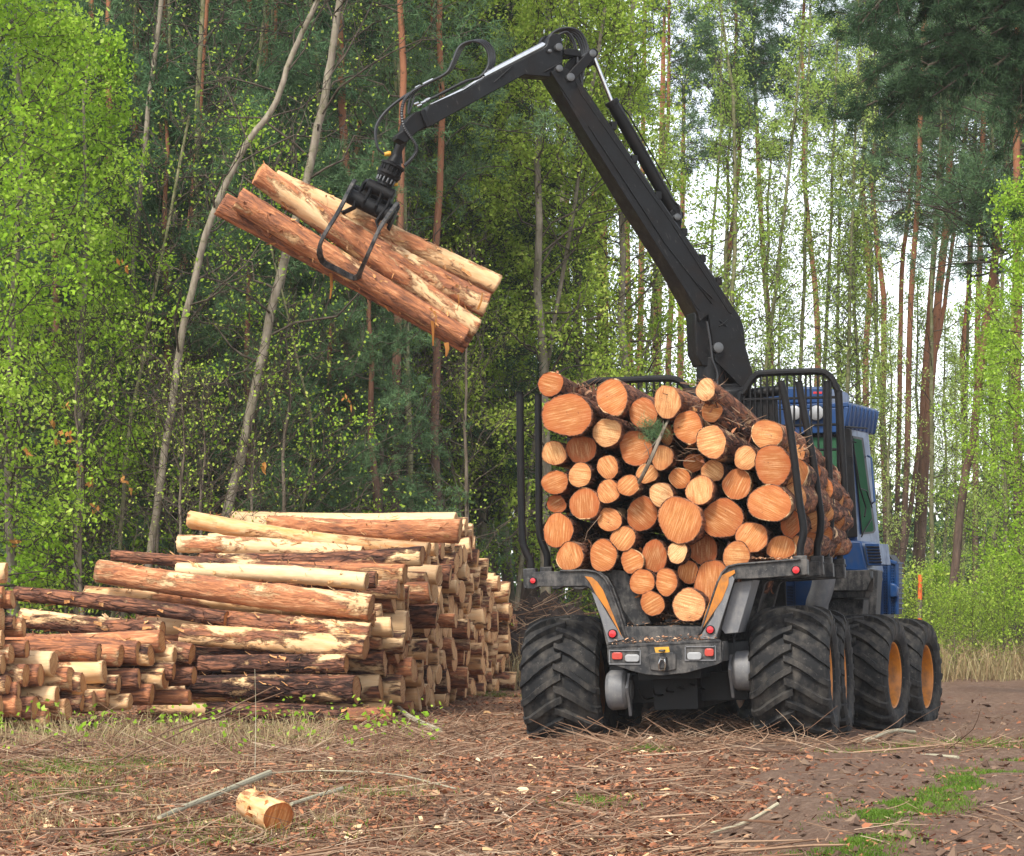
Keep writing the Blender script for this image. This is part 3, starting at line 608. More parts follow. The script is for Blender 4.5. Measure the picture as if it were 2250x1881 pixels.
mb = MB(); mb.prism([R3(x, y, BP-.02) for x, y in ((1100, 870), (1130, 850), (1290, 845), (1322, 862), (1322, 980), (1240, 1000), (1120, 985))], (0, .02, 0))
mb.prism([R3(x, y, BP-.08) for x, y in ((1178, 880), (1245, 880), (1235, 975), (1185, 975))], (0, .06, 0)); p = R3(1212, 850, BP-.05); mb.cyl(p, p+Vector((0, 0, -.16)), .014, 12); mb.cyl(p+Vector((0, 0, .01)), p+Vector((0, 0, .03)), .03, 12)
hit_o = mb.build('hitch', M['grey'], FW, bevel=.006)
mb = MB(); mb.prism([R3(x, y, BP-.011) for x, y in ((1150, 806), (1265, 800), (1272, 842), (1230, 852), (1160, 848))], (0, .011, 0)); mb.build('warning_patch', M['yellow'], hit_o)
mb = MB(); mb.tube([R3(1190, 985, BP-.09), R3(1185, 940, BP-.1), R3(1200, 900, BP-.1), R3(1230, 900, BP-.1), R3(1238, 945, BP-.1), R3(1232, 985, BP-.09)], .008, 6, closed=True); mb.build('shackle', M['chrome'], hit_o)
# bunks with stakes
BY = [-.18, .95, 2.2, 3.4]
Lpoly = [(138, 205), (138, 338), (190, 342), (225, 322), (590, 318), (625, 325), (655, 360), (720, 560), (770, 790), (930, 745), (860, 520), (790, 325), (745, 250), (690, 212), (610, 196), (400, 200)]
def c23(x, y): return ((c2(x, y)[0]-1120)/.2762, (c2(x, y)[1]-1200)/.2762)
Rb = [c23(*q) for q in ((272, 1256), (330, 1243), (700, 1213), (738, 1213), (742, 1305), (700, 1308), (415, 1328))]
Rpoly = [(1500, 742), (1590, 480), (1655, 290), (1688, 220)]+Rb+[(1795, 262), (1770, 290), (1650, 742)]
def bunk(yb, first):
    sh = lambda x, y: VR(c3(x, y), BY[0])+Vector((0, yb-BY[0], 0))
    mb = MB()
    mb.prism([sh(x, y) for x, y in Lpoly], (0, .14, 0)); mb.prism([sh(x, y) for x, y in Rpoly], (0, .14, 0))
    a_, b_ = sh(800, 640), sh(1640, 640); mb.prism([a_, b_, b_-Vector((0, 0, .16)), a_-Vector((0, 0, .16))], (0, .14, 0))
    if first:   # flanges along the upper edges and the recessed panels
        for pts in ([(400, 198), (610, 194), (692, 209), (748, 247), (792, 322), (862, 518), (932, 743)], [(1500, 740), (1590, 478), (1655, 288), (1690, 216)]+Rb[:3]):
            q = [sh(x, y) for x, y in pts]; mb.tube([p+Vector((0, -.012, 0)) for p in q], .012, 6); mb.tube([p+Vector((0, .15, 0)) for p in q], .012, 6)
        mb.prism([sh(x, y)+Vector((0, -.012, 0)) for x, y in ((1500, 740), (1640, 742), (1790, 265), (1770, 230), (1700, 280), (1620, 560))], (0, .012, 0), 1)
        mb.prism([sh(x, y)+Vector((0, .10, 0)) for x, y in ((1775, 290), (1925, 268), (1805, 690), (1700, 700), (1670, 660))], (0, .5, 0), 1)
        mb.prism([sh(x, y)+Vector((0, -.010, 0)) for x, y in ((650, 360), (700, 400), (790, 560), (915, 742), (785, 770), (722, 560))], (0, .01, 0), 1)
    o = mb.build('bunk', [M['grey'], M['greylight']], FW, bevel=.008)
    if first:
        for pts in ([(600, 240), (655, 248), (700, 285), (745, 350), (815, 520), (900, 735), (862, 660), (770, 500), (690, 385), (640, 290)], [(1512, 690), (1560, 520), (1640, 320), (1690, 232), (1745, 205), (1790, 188), (1795, 215), (1745, 250), (1742, 300), (1690, 430), (1600, 560)]):
            m2 = MB(); m2.prism([sh(x, y)+Vector((0, -.017, 0)) for x, y in pts], (0, .006, 0)); m2.build('orange_stripe', M['orange'], o)
        for (x, y), rr in (((190, 275), 28), ((822, 697), 38), ((1598, 665), 36), (c23(675, 1277), 36)):
            p = sh(x, y); k = rr*.2762*24.3/FOC
            m2 = MB(); m2.lathe([(0, k), (.03, k), (.034, k*.82), (.030, 0)], p, (0, -1, 0), 24, 0)
            m2.lathe([(.0305, k*.80), (.040, k*.75), (.044, 0)], p, (0, -1, 0), 24, 1); m2.build('reflector', [M['black'], M['red']], o)
    return o
bk = [bunk(y, i == 0) for i, y in enumerate(BY)]
for i in (0, 1): pass
mb = MB(); sh = lambda x, y: VR(c3(x, y), BY[0])
mb.prism([sh(x, y)+Vector((0, .30, 0)) for x, y in ((700, 185), (850, 190), (905, 225), (960, 330), (1085, 620), (945, 640), (860, 520), (790, 330), (745, 250))], (0, .8, 0))
mb.prism([sh(x, y)+Vector((0, .25, 0)) for x, y in ((930, 735), (1515, 715), (1540, 625), (940, 640))], (0, 3.6, 0))
mb.prism([sh(x, y)+Vector((0, .75, 0)) for x, y in ((1530, 640), (1560, 640), (1700, 280), (1670, 270))], (0, 3.0, 0))
mb.build('load_bed', M['grey'], FW, bevel=.006)
RS = [[(582, 160), (610, 270), (655, 560), (690, 850), (712, 985), (717, 1060), (700, 1140), (697, 1225)], [(690, 163), (712, 300), (770, 600), (805, 850), (820, 960), (815, 1060), (800, 1130), (798, 1225)],
      [(860, 165), (862, 400), (870, 700), (880, 950), (872, 1050), (855, 1120), (852, 1230)], [(928, 218), (938, 400), (955, 700), (965, 950), (962, 1060), (940, 1140), (930, 1240)]]
LS = [[(168, 235), (172, 600), (180, 1000), (186, 1110), (205, 1170), (232, 1230), (232, 1300)], [(277, 247), (280, 600), (283, 1000), (292, 1090), (315, 1150), (330, 1200), (330, 1290)]]
for i in range(4):
    for side in (1, 0):
        if side: pts = [VR(c2(*q), BY[i]+.07) for q in RS[i]]
        elif i < 2: pts = [VR(c1(*q), BY[i]+.07) for q in LS[i]]
        else: pts = [VR(c1(*q), BY[0]+.07)+Vector((0, BY[i]-BY[0], 0)) for q in LS[0]]
        pts2 = [pts[0], pts[0]+(pts[1]-pts[0])*.03]+pts[1:]
        m2 = MB(); pp = smooth_path(pts2, 4); m2.tube(pp, .034, 12, flat=.85); m2.build('stake', M['black'], bk[i])
        e = pts[-1]; m2 = MB(); m2.box(e.x-.058, e.x+.058, e.y-.055, e.y+.055, e.z-.13, e.z+.05); m2.cyl(e+Vector((-.07, 0, -.02)), e+Vector((.07, 0, -.02)), .016, 10); m2.build('stake_socket', M['grey'], bk[i], bevel=.01)
# headboard grille between load and crane
HB = 3.98
def arch(pts, bars, ybot, cf):
    m2 = MB(); top = smooth_path([VR(cf(*q), HB) for q in pts], 5); m2.tube(top, .036, 10)
    for bx in bars:
        zt = None
        best = min(top, key=lambda p: abs(p.x-VR(cf(bx, 300), HB).x)); b0 = VR(cf(bx, ybot), HB); m2.tube([best, Vector((b0.x, HB, b0.z))], .011, 6)
    return m2
m2 = arch([(500, 700), (500, 330), (530, 220), (600, 160), (780, 150), (1000, 140), (1090, 145), (1140, 175), (1190, 235), (1240, 300), (1250, 700)], range(520, 1240, 37), 1100, c1)
for yy_ in (430, 760): m2.tube([VR(c1(500, yy_), HB), VR(c1(1250, yy_), HB)], .014, 6)
m2.build('headboard', M['black'], FW)
m2 = arch([(335, 900), (335, 290), (365, 220), (430, 125), (500, 108), (700, 100), (820, 100), (870, 125), (905, 180), (925, 260), (935, 600), (938, 900)], range(365, 930, 37), 800, c2)
for yy_ in (250, 412, 560, 700): m2.tube([VR(c2(335, yy_+15), HB), VR(c2(932, yy_), HB)], .014, 6)
m2.build('headboard', M['black'], FW)
m2 = MB(); a_ = VR(c2(330, 240), HB+.1); m2.cyl(a_, a_+Vector((.48, 0, .03)), .055, 16); m2.box(-.5, .6, HB+.03, HB+.09, .9, a_.z-.06); m2.build('headboard_mount', M['black'], FW, bevel=.01)

# crane
def CP(pts, cf, y0, y1, mb, mi=0):
    mb.prism([VC(cf(*q), y0) for q in pts], (0, y1-y0, 0), mi)
mb = MB(AC); CP([(62, 236), (78, 262), (218, 480), (428, 830), (588, 1080), (708, 1300), (715, 1330), (752, 1300), (765, 1380), (780, 1500), (840, 1560), (900, 1625), (952, 1575), (915, 1440), (905, 1350), (890, 1310), (790, 1160), (640, 940), (520, 780), (330, 480), (205, 300), (160, 240), (120, 215)], c7, .17, -.17, mb)
CP([(165, 270), (215, 330), (610, 900), (860, 1300), (840, 1290), (590, 900), (190, 330)], c7, .178, .17, mb); CP([(90, 290), (240, 500), (440, 840), (600, 1085), (720, 1290), (700, 1270), (420, 830), (200, 480)], c7, .178, .17, mb)

for A_, B_ in (((225, 470), (560, 985)), ((560, 985), (770, 1255)), ((700, 1160), (770, 1230))): mb.tube([VC(c7(*A_), .178), VC(c7(*B_), .178)], .007, 5)
for A_, B_ in (((800, 1325), (832, 1352)), ((800, 1352), (838, 1325))): mb.tube([VC(c7(*A_), .178), VC(c7(*B_), .178)], .010, 5)
for q in ((330, 478), (420, 625), (525, 785), (640, 945), (720, 1060), (790, 1160)): p_ = VC(c7(*q), .10); mb.box(p_.x-.03, p_.x+.03, .04, .16, p_.z-.03, p_.z+.05)
mb.build('main_boom', M['boom'], FW, bevel=.012)
bo = FW
mb = MB(AC); CP([(692, 1290), (745, 1270), (775, 1400), (800, 1490), (778, 1530), (725, 1525), (700, 1470)], c7, .12, -.12, mb)
a_ = VC(c7(762, 1490), 0); mb.cyl(a_, Vector((a_.x, 0, .9)), .15, 24); CP([(690, 1650), (720, 1610), (900, 1600), (940, 1640), (940, 1700), (690, 1700)], c7, .16, -.2, mb)
b_ = VC(c7(845, 1640), 0); mb.lathe([(-.25, .24), (0, .24), (.04, .20)], b_, (0, 0, 1), 28)
mb.build('crane_pillar', M['boom'], FW, bevel=.012)
def pin(mb, p, r, y0, y1, mi=0): q = Vector((p.x, 0, p.z)); mb.lathe([(0, r), (.012, r), (.016, r*.7)], Vector((p.x, y0, p.z)), (0, 1 if y0 > y1 else -1, 0), 16, mi); mb.cyl(Vector((p.x, y0, p.z)), Vector((p.x, y1, p.z)), r*.9, 14, mi)
mb = MB(AC)
for (x, y), cf, r, yy_ in (((795, 1445), c7, .055, .21), ((1622, 230), c6, .040, .17), ((1625, 400), c6, .036, .19), ((1550, 262), c6, .02, .15), ((1715, 470), c6, .042, .21), ((1890, 280), c6, .038, .17), ((615, 872), c7, .035, .12)):
    mb = MB(AC); pin(mb, VC(cf(x, y), yy_), r, yy_, -yy_); mb.build('pivot_pin', M['bolt'], FW)
mb = MB(AC); CP([(590, 690), (850, 575), (858, 590), (1020, 480), (1500, 240), (1525, 215), (1545, 150), (1575, 125), (1610, 120), (1640, 145), (1652, 190), (1652, 425), (1550, 465), (1350, 448), (1100, 585), (595, 862), (545, 800)], c6, .12, -.10, mb)
CP([(1100, 512), (1240, 385), (1262, 378), (1120, 508)], c6, .135, .12, mb); CP([(1500, 425), (1650, 340), (1652, 355), (1510, 432)], c6, .135, .12, mb)
CP([(1470, 190), (1495, 145), (1530, 138), (1550, 160), (1530, 210), (1480, 230)], c6, -.04, -.10, mb)
jib = mb.build('jib', M['boom'], FW, bevel=.010)
mb = MB(AC); CP([(418, 800), (480, 745), (545, 730), (560, 745), (600, 800), (600, 850), (500, 900), (470, 930), (415, 985), (395, 990), (340, 960), (335, 930), (385, 890), (400, 830)], c6, .09, -.08, mb); CP([(520, 735), (560, 720), (605, 858), (570, 872)], c6, .125, -.105, mb)
mb.build('extension_tip', M['black'], jib, bevel=.008)
mb = MB(AC)
for (a_, b_, r_) in (((1025, 462), (1500, 215), .036), ((600, 693), (850, 572), .020)):
    pa, pb = VC(c6(*a_), .05), VC(c6(*b_), .05); mb.cyl(pa, pb, r_, 14)
mb.cyl(VC(c6(850, 572), .02), VC(c6(1025, 470), .02), .018, 10); mb.build('extension_cylinder', M['chrome'], jib)
mb = MB(AC)
for (x, y) in ((505, 675), (530, 690), (560, 665), (585, 650), (600, 640)): p = VC(c6(x, y), .03); mb.cyl(p, p+Vector((.03, 0, -.012))*1.6, .016, 8)
for (x, y) in ((540, 530), (580, 510), (480, 560), (1470, 230), (1440, 240)): p = VC(c6(x, y), .05); mb.cyl(p, VC(c6(x+40, y-20), .05), .018, 8)
mb.build('hose_fittings', M['chrome'], jib)
mb = MB(AC); pa, pb = VC(c7(612, 868), 0), VC(c7(325, 362), 0); mb.cyl(pa, pb, .066, 24); mb.lathe([(0, .072), (.05, .072)], pb, pa-pb, 24); d = (pb-pa).normalized()
mb.lathe([(-.05, .06), (.05, .06)], pa, (0, 1, 0), 20); mb.tube([pa+d*.25+Vector((-.07, 0, .05)), pa+d*.3+Vector((-.09, .0, .05)), pb-d*.2+Vector((-.085, 0, .04)), pb-d*.04+Vector((-.05, 0, .03))], .009, 6)
CP([(585, 850), (605, 825), (628, 850), (632, 880), (634, 935), (600, 900)], c7, .06, -.06, mb)
cyl_o = mb.build('lift_cylinder', M['black'], FW, bevel=.004)
mb = MB(AC); mb.cyl(pb, VC(c6(1890, 290), 0), .024, 14); mb.build('piston_rod', M['chrome'], cyl_o)
mb = MB(AC)
for y0 in (.15, -.15):
    for A_, B_, w_ in (((1712, 472), (1890, 280), 38), ((1625, 300), (1860, 285), 30)):
        dx, dy = B_[0]-A_[0], B_[1]-A_[1]; L_ = math.hypot(dx, dy); nx_, ny_ = -dy/L_*w_, dx/L_*w_; out = []
        for C_, sg in ((A_, -1), (B_, 1)):
            for k in range(7):
                t = math.atan2(dy, dx)+(math.pi/2 if sg < 0 else -math.pi/2)+math.pi*k/6; out.append((C_[0]+w_*math.cos(t), C_[1]+w_*math.sin(t)))
        if w_ == 38 or y0 < 0: mb.prism([VC(c6(*q), y0) for q in out], (0, .03 if y0 > 0 else -.03, 0))
CP([(1660, 250), (1700, 238), (1770, 245), (1805, 290), (1800, 305), (1740, 300), (1665, 290)], c6, .10, -.02, mb); CP([(1740, 300), (1830, 310), (1700, 450), (1665, 400)], c6, .05, -.05, mb); CP([(1850, 290), (1900, 330), (1905, 365), (1870, 390), (1845, 360)], c6, .04, -.04, mb)
mb.build('boom_link', M['black'], FW, bevel=.006)
def hoses(name, pts, cf, ys, r, wave=0, spread=(0, 0), mat='hose', par=None):
    m2 = MB(AC)
    for k, y0 in enumerate(ys):
        off = (spread[0]*k, spread[1]*k); q = smooth_path([VC(cf(x+off[0]*math.sin(i/(len(pts)-1)*math.pi), y+off[1]*math.sin(i/(len(pts)-1)*math.pi)), y0) for i, (x, y) in enumerate(pts)], 10 if not wave else 16)
        m2.tube(q, [r*(1+wave*(i % 3 == 0)) for i in range(len(q))], 8)
    m2.build(name, M[mat], par or jib)
hoses('hose', [(1500, 235), (1570, 120), (1680, 78), (1790, 110), (1845, 210), (1850, 300), (1820, 420), (1805, 560), (1850, 600)], c6, (.05, .01, -.03, -.07), .013, spread=(-16, 12))
hoses('hose', [(1590, 150), (1680, 110), (1740, 170), (1765, 260), (1780, 400), (1810, 540)], c6, (.08, .04), .012, spread=(-14, 10))
hoses('hose', [(470, 572), (600, 505), (725, 435), (775, 345), (820, 240), (880, 195), (960, 185), (1030, 225), (1065, 310), (1050, 400), (985, 470), (880, 500), (760, 560), (640, 622), (600, 640)], c6, (.07, .03, -.01, -.05), .0125, spread=(16, -3))
hoses('hose', [(520, 545), (450, 590), (395, 650), (372, 740), (385, 850), (430, 930), (480, 1000), (488, 1060), (440, 1130), (395, 1175)], c6, (.10,), .0155, wave=.3)
hoses('hose', [(520, 550), (440, 640), (425, 760), (450, 700), (470, 620)], c6, (.03, -.02), .011)
hoses('hose', [(500, 560), (380, 630), (250, 735), (175, 840), (160, 930), (180, 1030), (232, 1085)], c6, (.05, .01), .012, spread=(8, 6))
hoses('hose', [(1840, 590), (1900, 690), (2000, 830), (2100, 1010)], c6, (.15, .11), .011, spread=(6, 0), par=FW)
hoses('hose', [(260, 400), (330, 500), (440, 660), (520, 780), (640, 950), (790, 1160)], c7, (.12, .08), .012, spread=(3, -3), par=FW)
hoses('hose', [(355, 375), (420, 480), (500, 620), (590, 785), (625, 830), (634, 900)], c7, (.06,), .010, par=cyl_o)
hoses('hose', [(745, 1330), (760, 1420), (770, 1500), (790, 1560), (790, 1640)], c7, (.22, .20), .012, par=FW)
# rotator and grapple
GY = 27.72
def W8(x, y, Y=GY): return P(*c8(x, y), Y)
mb = MB(MRi); mb.tube([W8(1000, -40), W8(960, 30), W8(905, 150), W8(880, 220)], [.045, .05, .042, .05], 10, flat=.7); pin(mb, Vector((0, 0, 0)), .0001, 0, .0001)
mb.build('grapple_link', M['black'], jib, bevel=.004)
gr = MB(MRi); top, bot = W8(893, 215), W8(742, 555); ax = (bot-top).normalized(); L_ = (bot-top).length; sc8 = .1937*GY/FOC
gr.lathe([(0, 60*sc8), (.25*L_, 90*sc8), (.30*L_, 118*sc8), (.30*L_, 142*sc8), (.38*L_, 142*sc8), (.38*L_, 118*sc8), (.56*L_, 112*sc8), (.56*L_, 140*sc8), (.66*L_, 140*sc8), (.70*L_, 128*sc8), (.76*L_, 124*sc8), (.76*L_, 90*sc8), (1.02*L_, 90*sc8)], top, ax, 28)
u = ax.cross(Vector((0, 1, 0))).normalized()
for k in range(14):
    th = k*2*math.pi/14; o_ = (u*math.cos(th)+ax.cross(u)*math.sin(th)); gr.cyl(top+ax*(.38*L_)+o_*(118*sc8), top+ax*(.56*L_)+o_*(118*sc8), .010, 6); gr.cyl(top+ax*(.76*L_)+o_*(108*sc8), top+ax*(.92*L_)+o_*(108*sc8), .012, 6, 1)
for dx in (-45, 45): gr.prism([W8(860+dx, 190), W8(900+dx, 175), W8(910+dx, 300), W8(850+dx, 300)], (0, .05, 0))
rot = gr.build('rotator', [M['black'], M['bolt']], FW, bevel=.003)
mb = MB(MRi); mb.lathe([(0, .02), (.05, .028), (.07, .02)], W8(745, 205), (1, 0, .2), 10); mb.lathe([(0, .016), (.04, .02)], W8(900, 545), (-1, 0, 0), 10); mb.build('yellow_cap', M['yellow'], rot)
gdir = (W8(872, 850)-W8(345, 590)).normalized(); gn = Vector((0, 1, 0)); gv = gdir.cross(gn).normalized()
if gv.z > 0: gv = -gv
mb = MB(MRi)
for (a_, b_, r_, dy) in (((545, 540), (850, 680), 78, -.02), ((345, 670), (850, 925), 88, -.10), ((380, 600), (860, 850), 70, .12), ((330, 590), (400, 620), 60, .0), ((840, 820), (900, 850), 65, .0)):
    mb.cyl(W8(*a_, GY+dy), W8(*b_, GY+dy), r_*sc8, 22)
mb.build('grapple_cylinders', M['black'], rot, bevel=.01)
mb = MB(MRi)
def rib(pts, w_=.022):
    q = [W8(*p[:2], GY+p[2]) for p in pts]; vs = []; k = len(q)
    for p in q: vs += [p-gdir*w_/2, p+gdir*w_/2]
    inner = [W8(p[0]+40*gv.x*-1, p[1]+30, GY+p[2]+.06) for p in pts]
    for p in inner: vs += [p-gdir*w_/2, p+gdir*w_/2]
    fs = []
    for i in range(k-1): fs += [(2*i, 2*i+1, 2*i+3, 2*i+2), (2*(k+i), 2*(k+i)+2, 2*(k+i)+3, 2*(k+i)+1), (2*i, 2*i+2, 2*(k+i)+2, 2*(k+i)), (2*i+1, 2*(k+i)+1, 2*(k+i)+3, 2*i+3)]
    fs += [(0, 2*k, 2*k+1, 1), (2*k-2, 2*k-1, 4*k-1, 4*k-2)]; mb.add(vs, fs)
rib([(560, 480, .1), (510, 520, -.05), (420, 690, -.16), (395, 790, -.2), (260, 855, -.26)]); rib([(640, 520, .08), (600, 560, -.08), (520, 720, -.2), (490, 800, -.17)]); rib([(750, 580, .08), (720, 620, -.08), (650, 780, -.2), (630, 860, -.17)])
rib([(855, 620, .08), (830, 650, -.05), (770, 790, -.17), (700, 880, -.2), (650, 960, -.24), (680, 1080, -.3)]); rib([(395, 520, .05), (340, 590, -.06), (300, 700, -.15)]); rib([(890, 780, .05), (860, 850, -.05), (800, 990, -.12), (780, 1040, -.1)])
mb.build('grapple_ribs', M['black'], rot, bevel=.003)
def claw(front):
    s = -1 if front else 1; base = 27.7; 
    pts = [(400, 515, .0), (310, 690, .18), (210, 880, .30), (110, 1040, .36), (30, 1190, .36), (10, 1310, .30), (60, 1430, .22), (220, 1515, .14), (370, 1592, .10), (440, 1590, .12), (500, 1470, .26), (590, 1270, .36), (690, 1050, .36), (790, 900, .22), (885, 775, .0)]
    dz = 0 if front else 60
    q = [W8(x, y+(0 if front else -min(60, max(0, (y-900)*.2))), base+s*d*1.75) for x, y, d in pts]; q = smooth_path(q, 3); m2 = MB(MRi); vs = []; fs = []
    for i, p in enumerate(q):
        t = (q[min(i+1, len(q)-1)]-q[max(i-1, 0)]).normalized(); a_ = t.cross(Vector((0, 1, 0))).normalized(); b_ = t.cross(a_)
        wide = .017+.012*(1 if 5*3 <= i <= 9*3 else 0); dp = .034
        for da, db in ((-1, -1), (1, -1), (1, 1), (-1, 1)): vs.append(p+a_*da*wide+b_*db*dp)
    k = len(q)
    for i in range(k-1):
        for j in range(4): fs.append((i*4+j, i*4+(j+1) % 4, (i+1)*4+(j+1) % 4, (i+1)*4+j))
    fs += [(3, 2, 1, 0), (4*k-4, 4*k-3, 4*k-2, 4*k-1)]; m2.add(vs, fs); m2.build('claw', M['grey'], rot, bevel=.006)
claw(True); claw(False)

# cab and engine housing in the front frame
CY = 1.17
def F2(x, y, yl=CY): return VF(c2(x, y), yl)
rTL, rTR, rBR, rBL = F2(440, 285), F2(962, 300), F2(1045, 1215), F2(470, 1230)
xt, xb = rTR.x, rBR.x; fTR = FX(c2(1092, 335), xt+.0); fBR = FX(c2(1182, 1200), xb)
fTL = Vector((rTL.x, fTR.y, fTR.z)); fBL = Vector((rBL.x, fBR.y, fBR.z))
mb = MB(AF); vv = [rTL, rTR, rBR, rBL, fTL, fTR, fBR, fBL]
mb.add(vv, [(0, 1, 2, 3), (5, 4, 7, 6), (1, 5, 6, 2), (4, 0, 3, 7), (0, 4, 5, 1), (3, 2, 6, 7)])
cab = mb.build('cab', M['blue'], FW, bevel=.02)
def side(x, y, off=.0):
    """point on the cab's right wall seen at crop pixel"""
    p = FX(c2(x, y), xt+(xb-xt)*min(1, max(0, (y-300)/900.))+off); return p
mb = MB(AF); mb.prism([side(*q, .006) for q in ((1006, 480), (1068, 492), (1142, 1040), (1130, 1058), (1062, 1066))], (.008, 0, 0)); wf = mb.build('window_frame', M['black'], cab)
mb = MB(AF); mb.prism([side(*q, .015) for q in ((1014, 495), (1060, 505), (1132, 1035), (1125, 1048), (1068, 1052))], (.004, 0, 0)); mb.build('pane', M['glass'], wf)
mb = MB(AF); mb.prism([F2(x, y, CY-.006) for x, y in ((500, 470), (955, 470), (985, 960), (515, 970))], (0, .005, 0)); wf = mb.build('window_frame', M['black'], cab)
mb = MB(AF); mb.prism([F2(x, y, CY-.011) for x, y in ((650, 490), (935, 490), (955, 940), (665, 940))], (0, .004, 0)); mb.build('pane', M['glass'], wf)
# roof with scalloped visor and lamps
mb = MB(AF); a_ = Vector((-.05, -.06, .0)); x0, x1 = rTL.x-.04, rTR.x+.06; z0 = rTR.z-.02; y0 = CY-.08; y1 = fTR.y+.25
mb.box(x0, x1, y0, y1, z0, z0+.05)
mb.prism([(x0, y0, z0-.005), (x1-.06, y0, z0-.005), (x1-.09, y0, z0-.27), (x0+.03, y0, z0-.27)], (0, .05, 0))
for k in range(8):
    yq = y0+.06+k*(y1-y0-.1)/7; mb.cyl((x1+.0, yq, z0+.03), (x1-.05, yq, z0-.22), .03, 8)
mb.prism([(x1-.05, y0, z0-.0), (x1+.0, y0, z0), (x1-.04, y0, z0-.23), (x1-.08, y0, z0-.23)], (0, y1-y0, 0))
rf = mb.build('roof', M['blue'], cab, bevel=.008)
mb = MB(AF); mb.prism([F2(x, y, CY+.0) for x, y in ((440, 200), (455, 188), (850, 188), (862, 215), (862, 288), (440, 292))], (0, .9, 0)); ru = mb.build('roof_box', M['blue'], cab, bevel=.02)
mb = MB(AF); mb.prism([F2(x, y, CY-.004) for x, y in ((776, 218), (828, 218), (826, 230), (776, 230))], (0, .004, 0)); mb.build('red_sticker', M['red'], ru)
mb = MB(AF); mb.prism([F2(x, y, CY-.004) for x, y in ((512, 205), (570, 205), (570, 213), (512, 213))], (0, .004, 0)); mb.build('white_sticker', M['lampwhite'], ru)
for lx in (668, 802):
    mb = MB(AF); p = F2(lx, 345, y0-.02); mb.lathe([(.03, .07), (-.03, .085), (-.05, .085)], p, (0, 1, 0), 20, 0); mb.lathe([(-.051, .08), (-.065, .06), (-.068, 0)], p, (0, 1, 0), 20, 1); mb.build('work_lamp', [M['black'], M['lampwhite']], rf)
mb = MB(AF); mb.tube([side(1010, 520, .03), side(1030, 640, .06), side(1052, 790, .06), side(1088, 905, .06), side(1080, 960, .06)], .009, 6); mb.tube([side(1052, 790, .06), side(1092, 808, .06), side(1125, 905, .06)], .007, 6); mb.tube([side(1120, 975, .05), side(1075, 1050, .05), side(1062, 1080, .04)], .008, 6)
mb.build('wiper', M['black'], cab)
mb = MB(AF); mb.tube([side(1100, 600, .02), side(1120, 610, .10), side(1140, 870, .10), side(1125, 880, .02)], .012, 8); mb.build('handrail', M['blue'], cab)
mb = MB(AF); mb.tube([side(965, 425, .02), side(1095, 436, .10)], .010, 6); mb.tube([side(985, 505, .02), side(1030, 520, .08)], .008, 6); mb.tube([F2(990, 605, CY-.1), F2(1010, 608, CY-.1)], .01, 6); mb.build('mirror_arm', M['black'], cab)
# black louvred column and posts by the cab corner
mb = MB(AF); mb.prism([F2(x, y, CY-.05) for x, y in ((925, 420), (1000, 440), (1035, 1080), (945, 1090))], (0, .04, 0)); mb.build('corner_post', M['black'], cab, bevel=.01)
# body below the cab
mb = MB(AF); mb.prism([F2(x, y, .9) for x, y in ((895, 1095), (1060, 1105), (1100, 1290), (900, 1275))], (0, .7, 0)); mb.build('side_body', M['blue'], FW, bevel=.02)
lv = MB(AF); lv.prism([F2(x, y, .86) for x, y in ((1080, 1120), (1165, 1120), (1180, 1245), (1100, 1250))], (0, .4, 0))
for k in range(6):
    yk = 1135+k*18; lv.prism([F2(x, y, .845) for x, y in ((1088+k*3, yk), (1165+k*3, yk), (1168+k*3, yk+9), (1090+k*3, yk+9))], (0, .02, 0), 1)
lv.build('louvred_panel', [M['blue'], M['black']], FW, bevel=.004)
rg_ = MB(AF); yr = 1.9; a_, b_ = F2(1182, 1215, yr), F2(1268, 1530, yr)
rg_.prism([F2(x, y, yr+.03) for x, y in ((1178, 1210), (1225, 1185), (1262, 1240), (1264, 1540), (1185, 1540))], (0, .3, 0), 0)
for k in range(9): xk = 1184+k*10.5; rg_.tube([F2(xk, 1222, yr), F2(xk, 1535, yr)], .007, 4, 1)
for k in range(20): yk = 1225+k*16; rg_.tube([F2(1182, yk, yr), F2(1270, yk+4, yr)], .006, 4, 1)
for k in range(10): yk = 1235+k*30; rg_.tube([F2(1271, yk, yr), F2(1271, yk, yr)+Vector((0, .3, 0))], .006, 4, 1)
gl = rg_.build('radiator_grille', [M['black'], M['blue']], FW)
m2 = MB(AF)
for q in (((1178, 1205), (1272, 1240)), ((1178, 1205), (1180, 1540)), ((1225, 1230), (1225, 1540)), ((1272, 1240), (1272, 1540))): m2.tube([F2(*q[0], yr-.01), F2(*q[1], yr-.01)], .022, 6)
m2.build('grille_frame', M['blue'], gl)
m2 = MB(AF); m2.prism([F2(x, y, yr-.08) for x, y in ((1228, 1352), (1262, 1362), (1276, 1385), (1272, 1436), (1228, 1440))], (0, .08, 0)); m2.build('filler_cap', M['blue'], gl, bevel=.012)
mb = MB(AF)
for q, d in ((((835, 1285), (1100, 1275), (1120, 1330), (1095, 1400), (830, 1400)), .2), (((830, 1405), (1090, 1400), (1080, 1440), (828, 1445)), .12), (((825, 1450), (1075, 1450), (1065, 1560), (820, 1560)), .0)):
    mb.prism([F2(x, y, .95-d) for x, y in q], (0, .5, 0))
mb.prism([F2(x, y, .7) for x, y in ((1100, 1270), (1130, 1285), (1130, 1400), (1105, 1440), (1100, 1560), (1145, 1560), (1160, 1280))], (0, .2, 0))
mb.build('cab_step', M['grey'], FW, bevel=.012)
mb = MB(AF); mb.prism([F2(x, y, .55) for x, y in ((595, 1350), (665, 1338), (665, 1510), (560, 1510))], (0, .6, 0)); mb.prism([F2(x, y, .5) for x, y in ((668, 1336), (778, 1326), (778, 1512), (668, 1512))], (0, .7, 0))
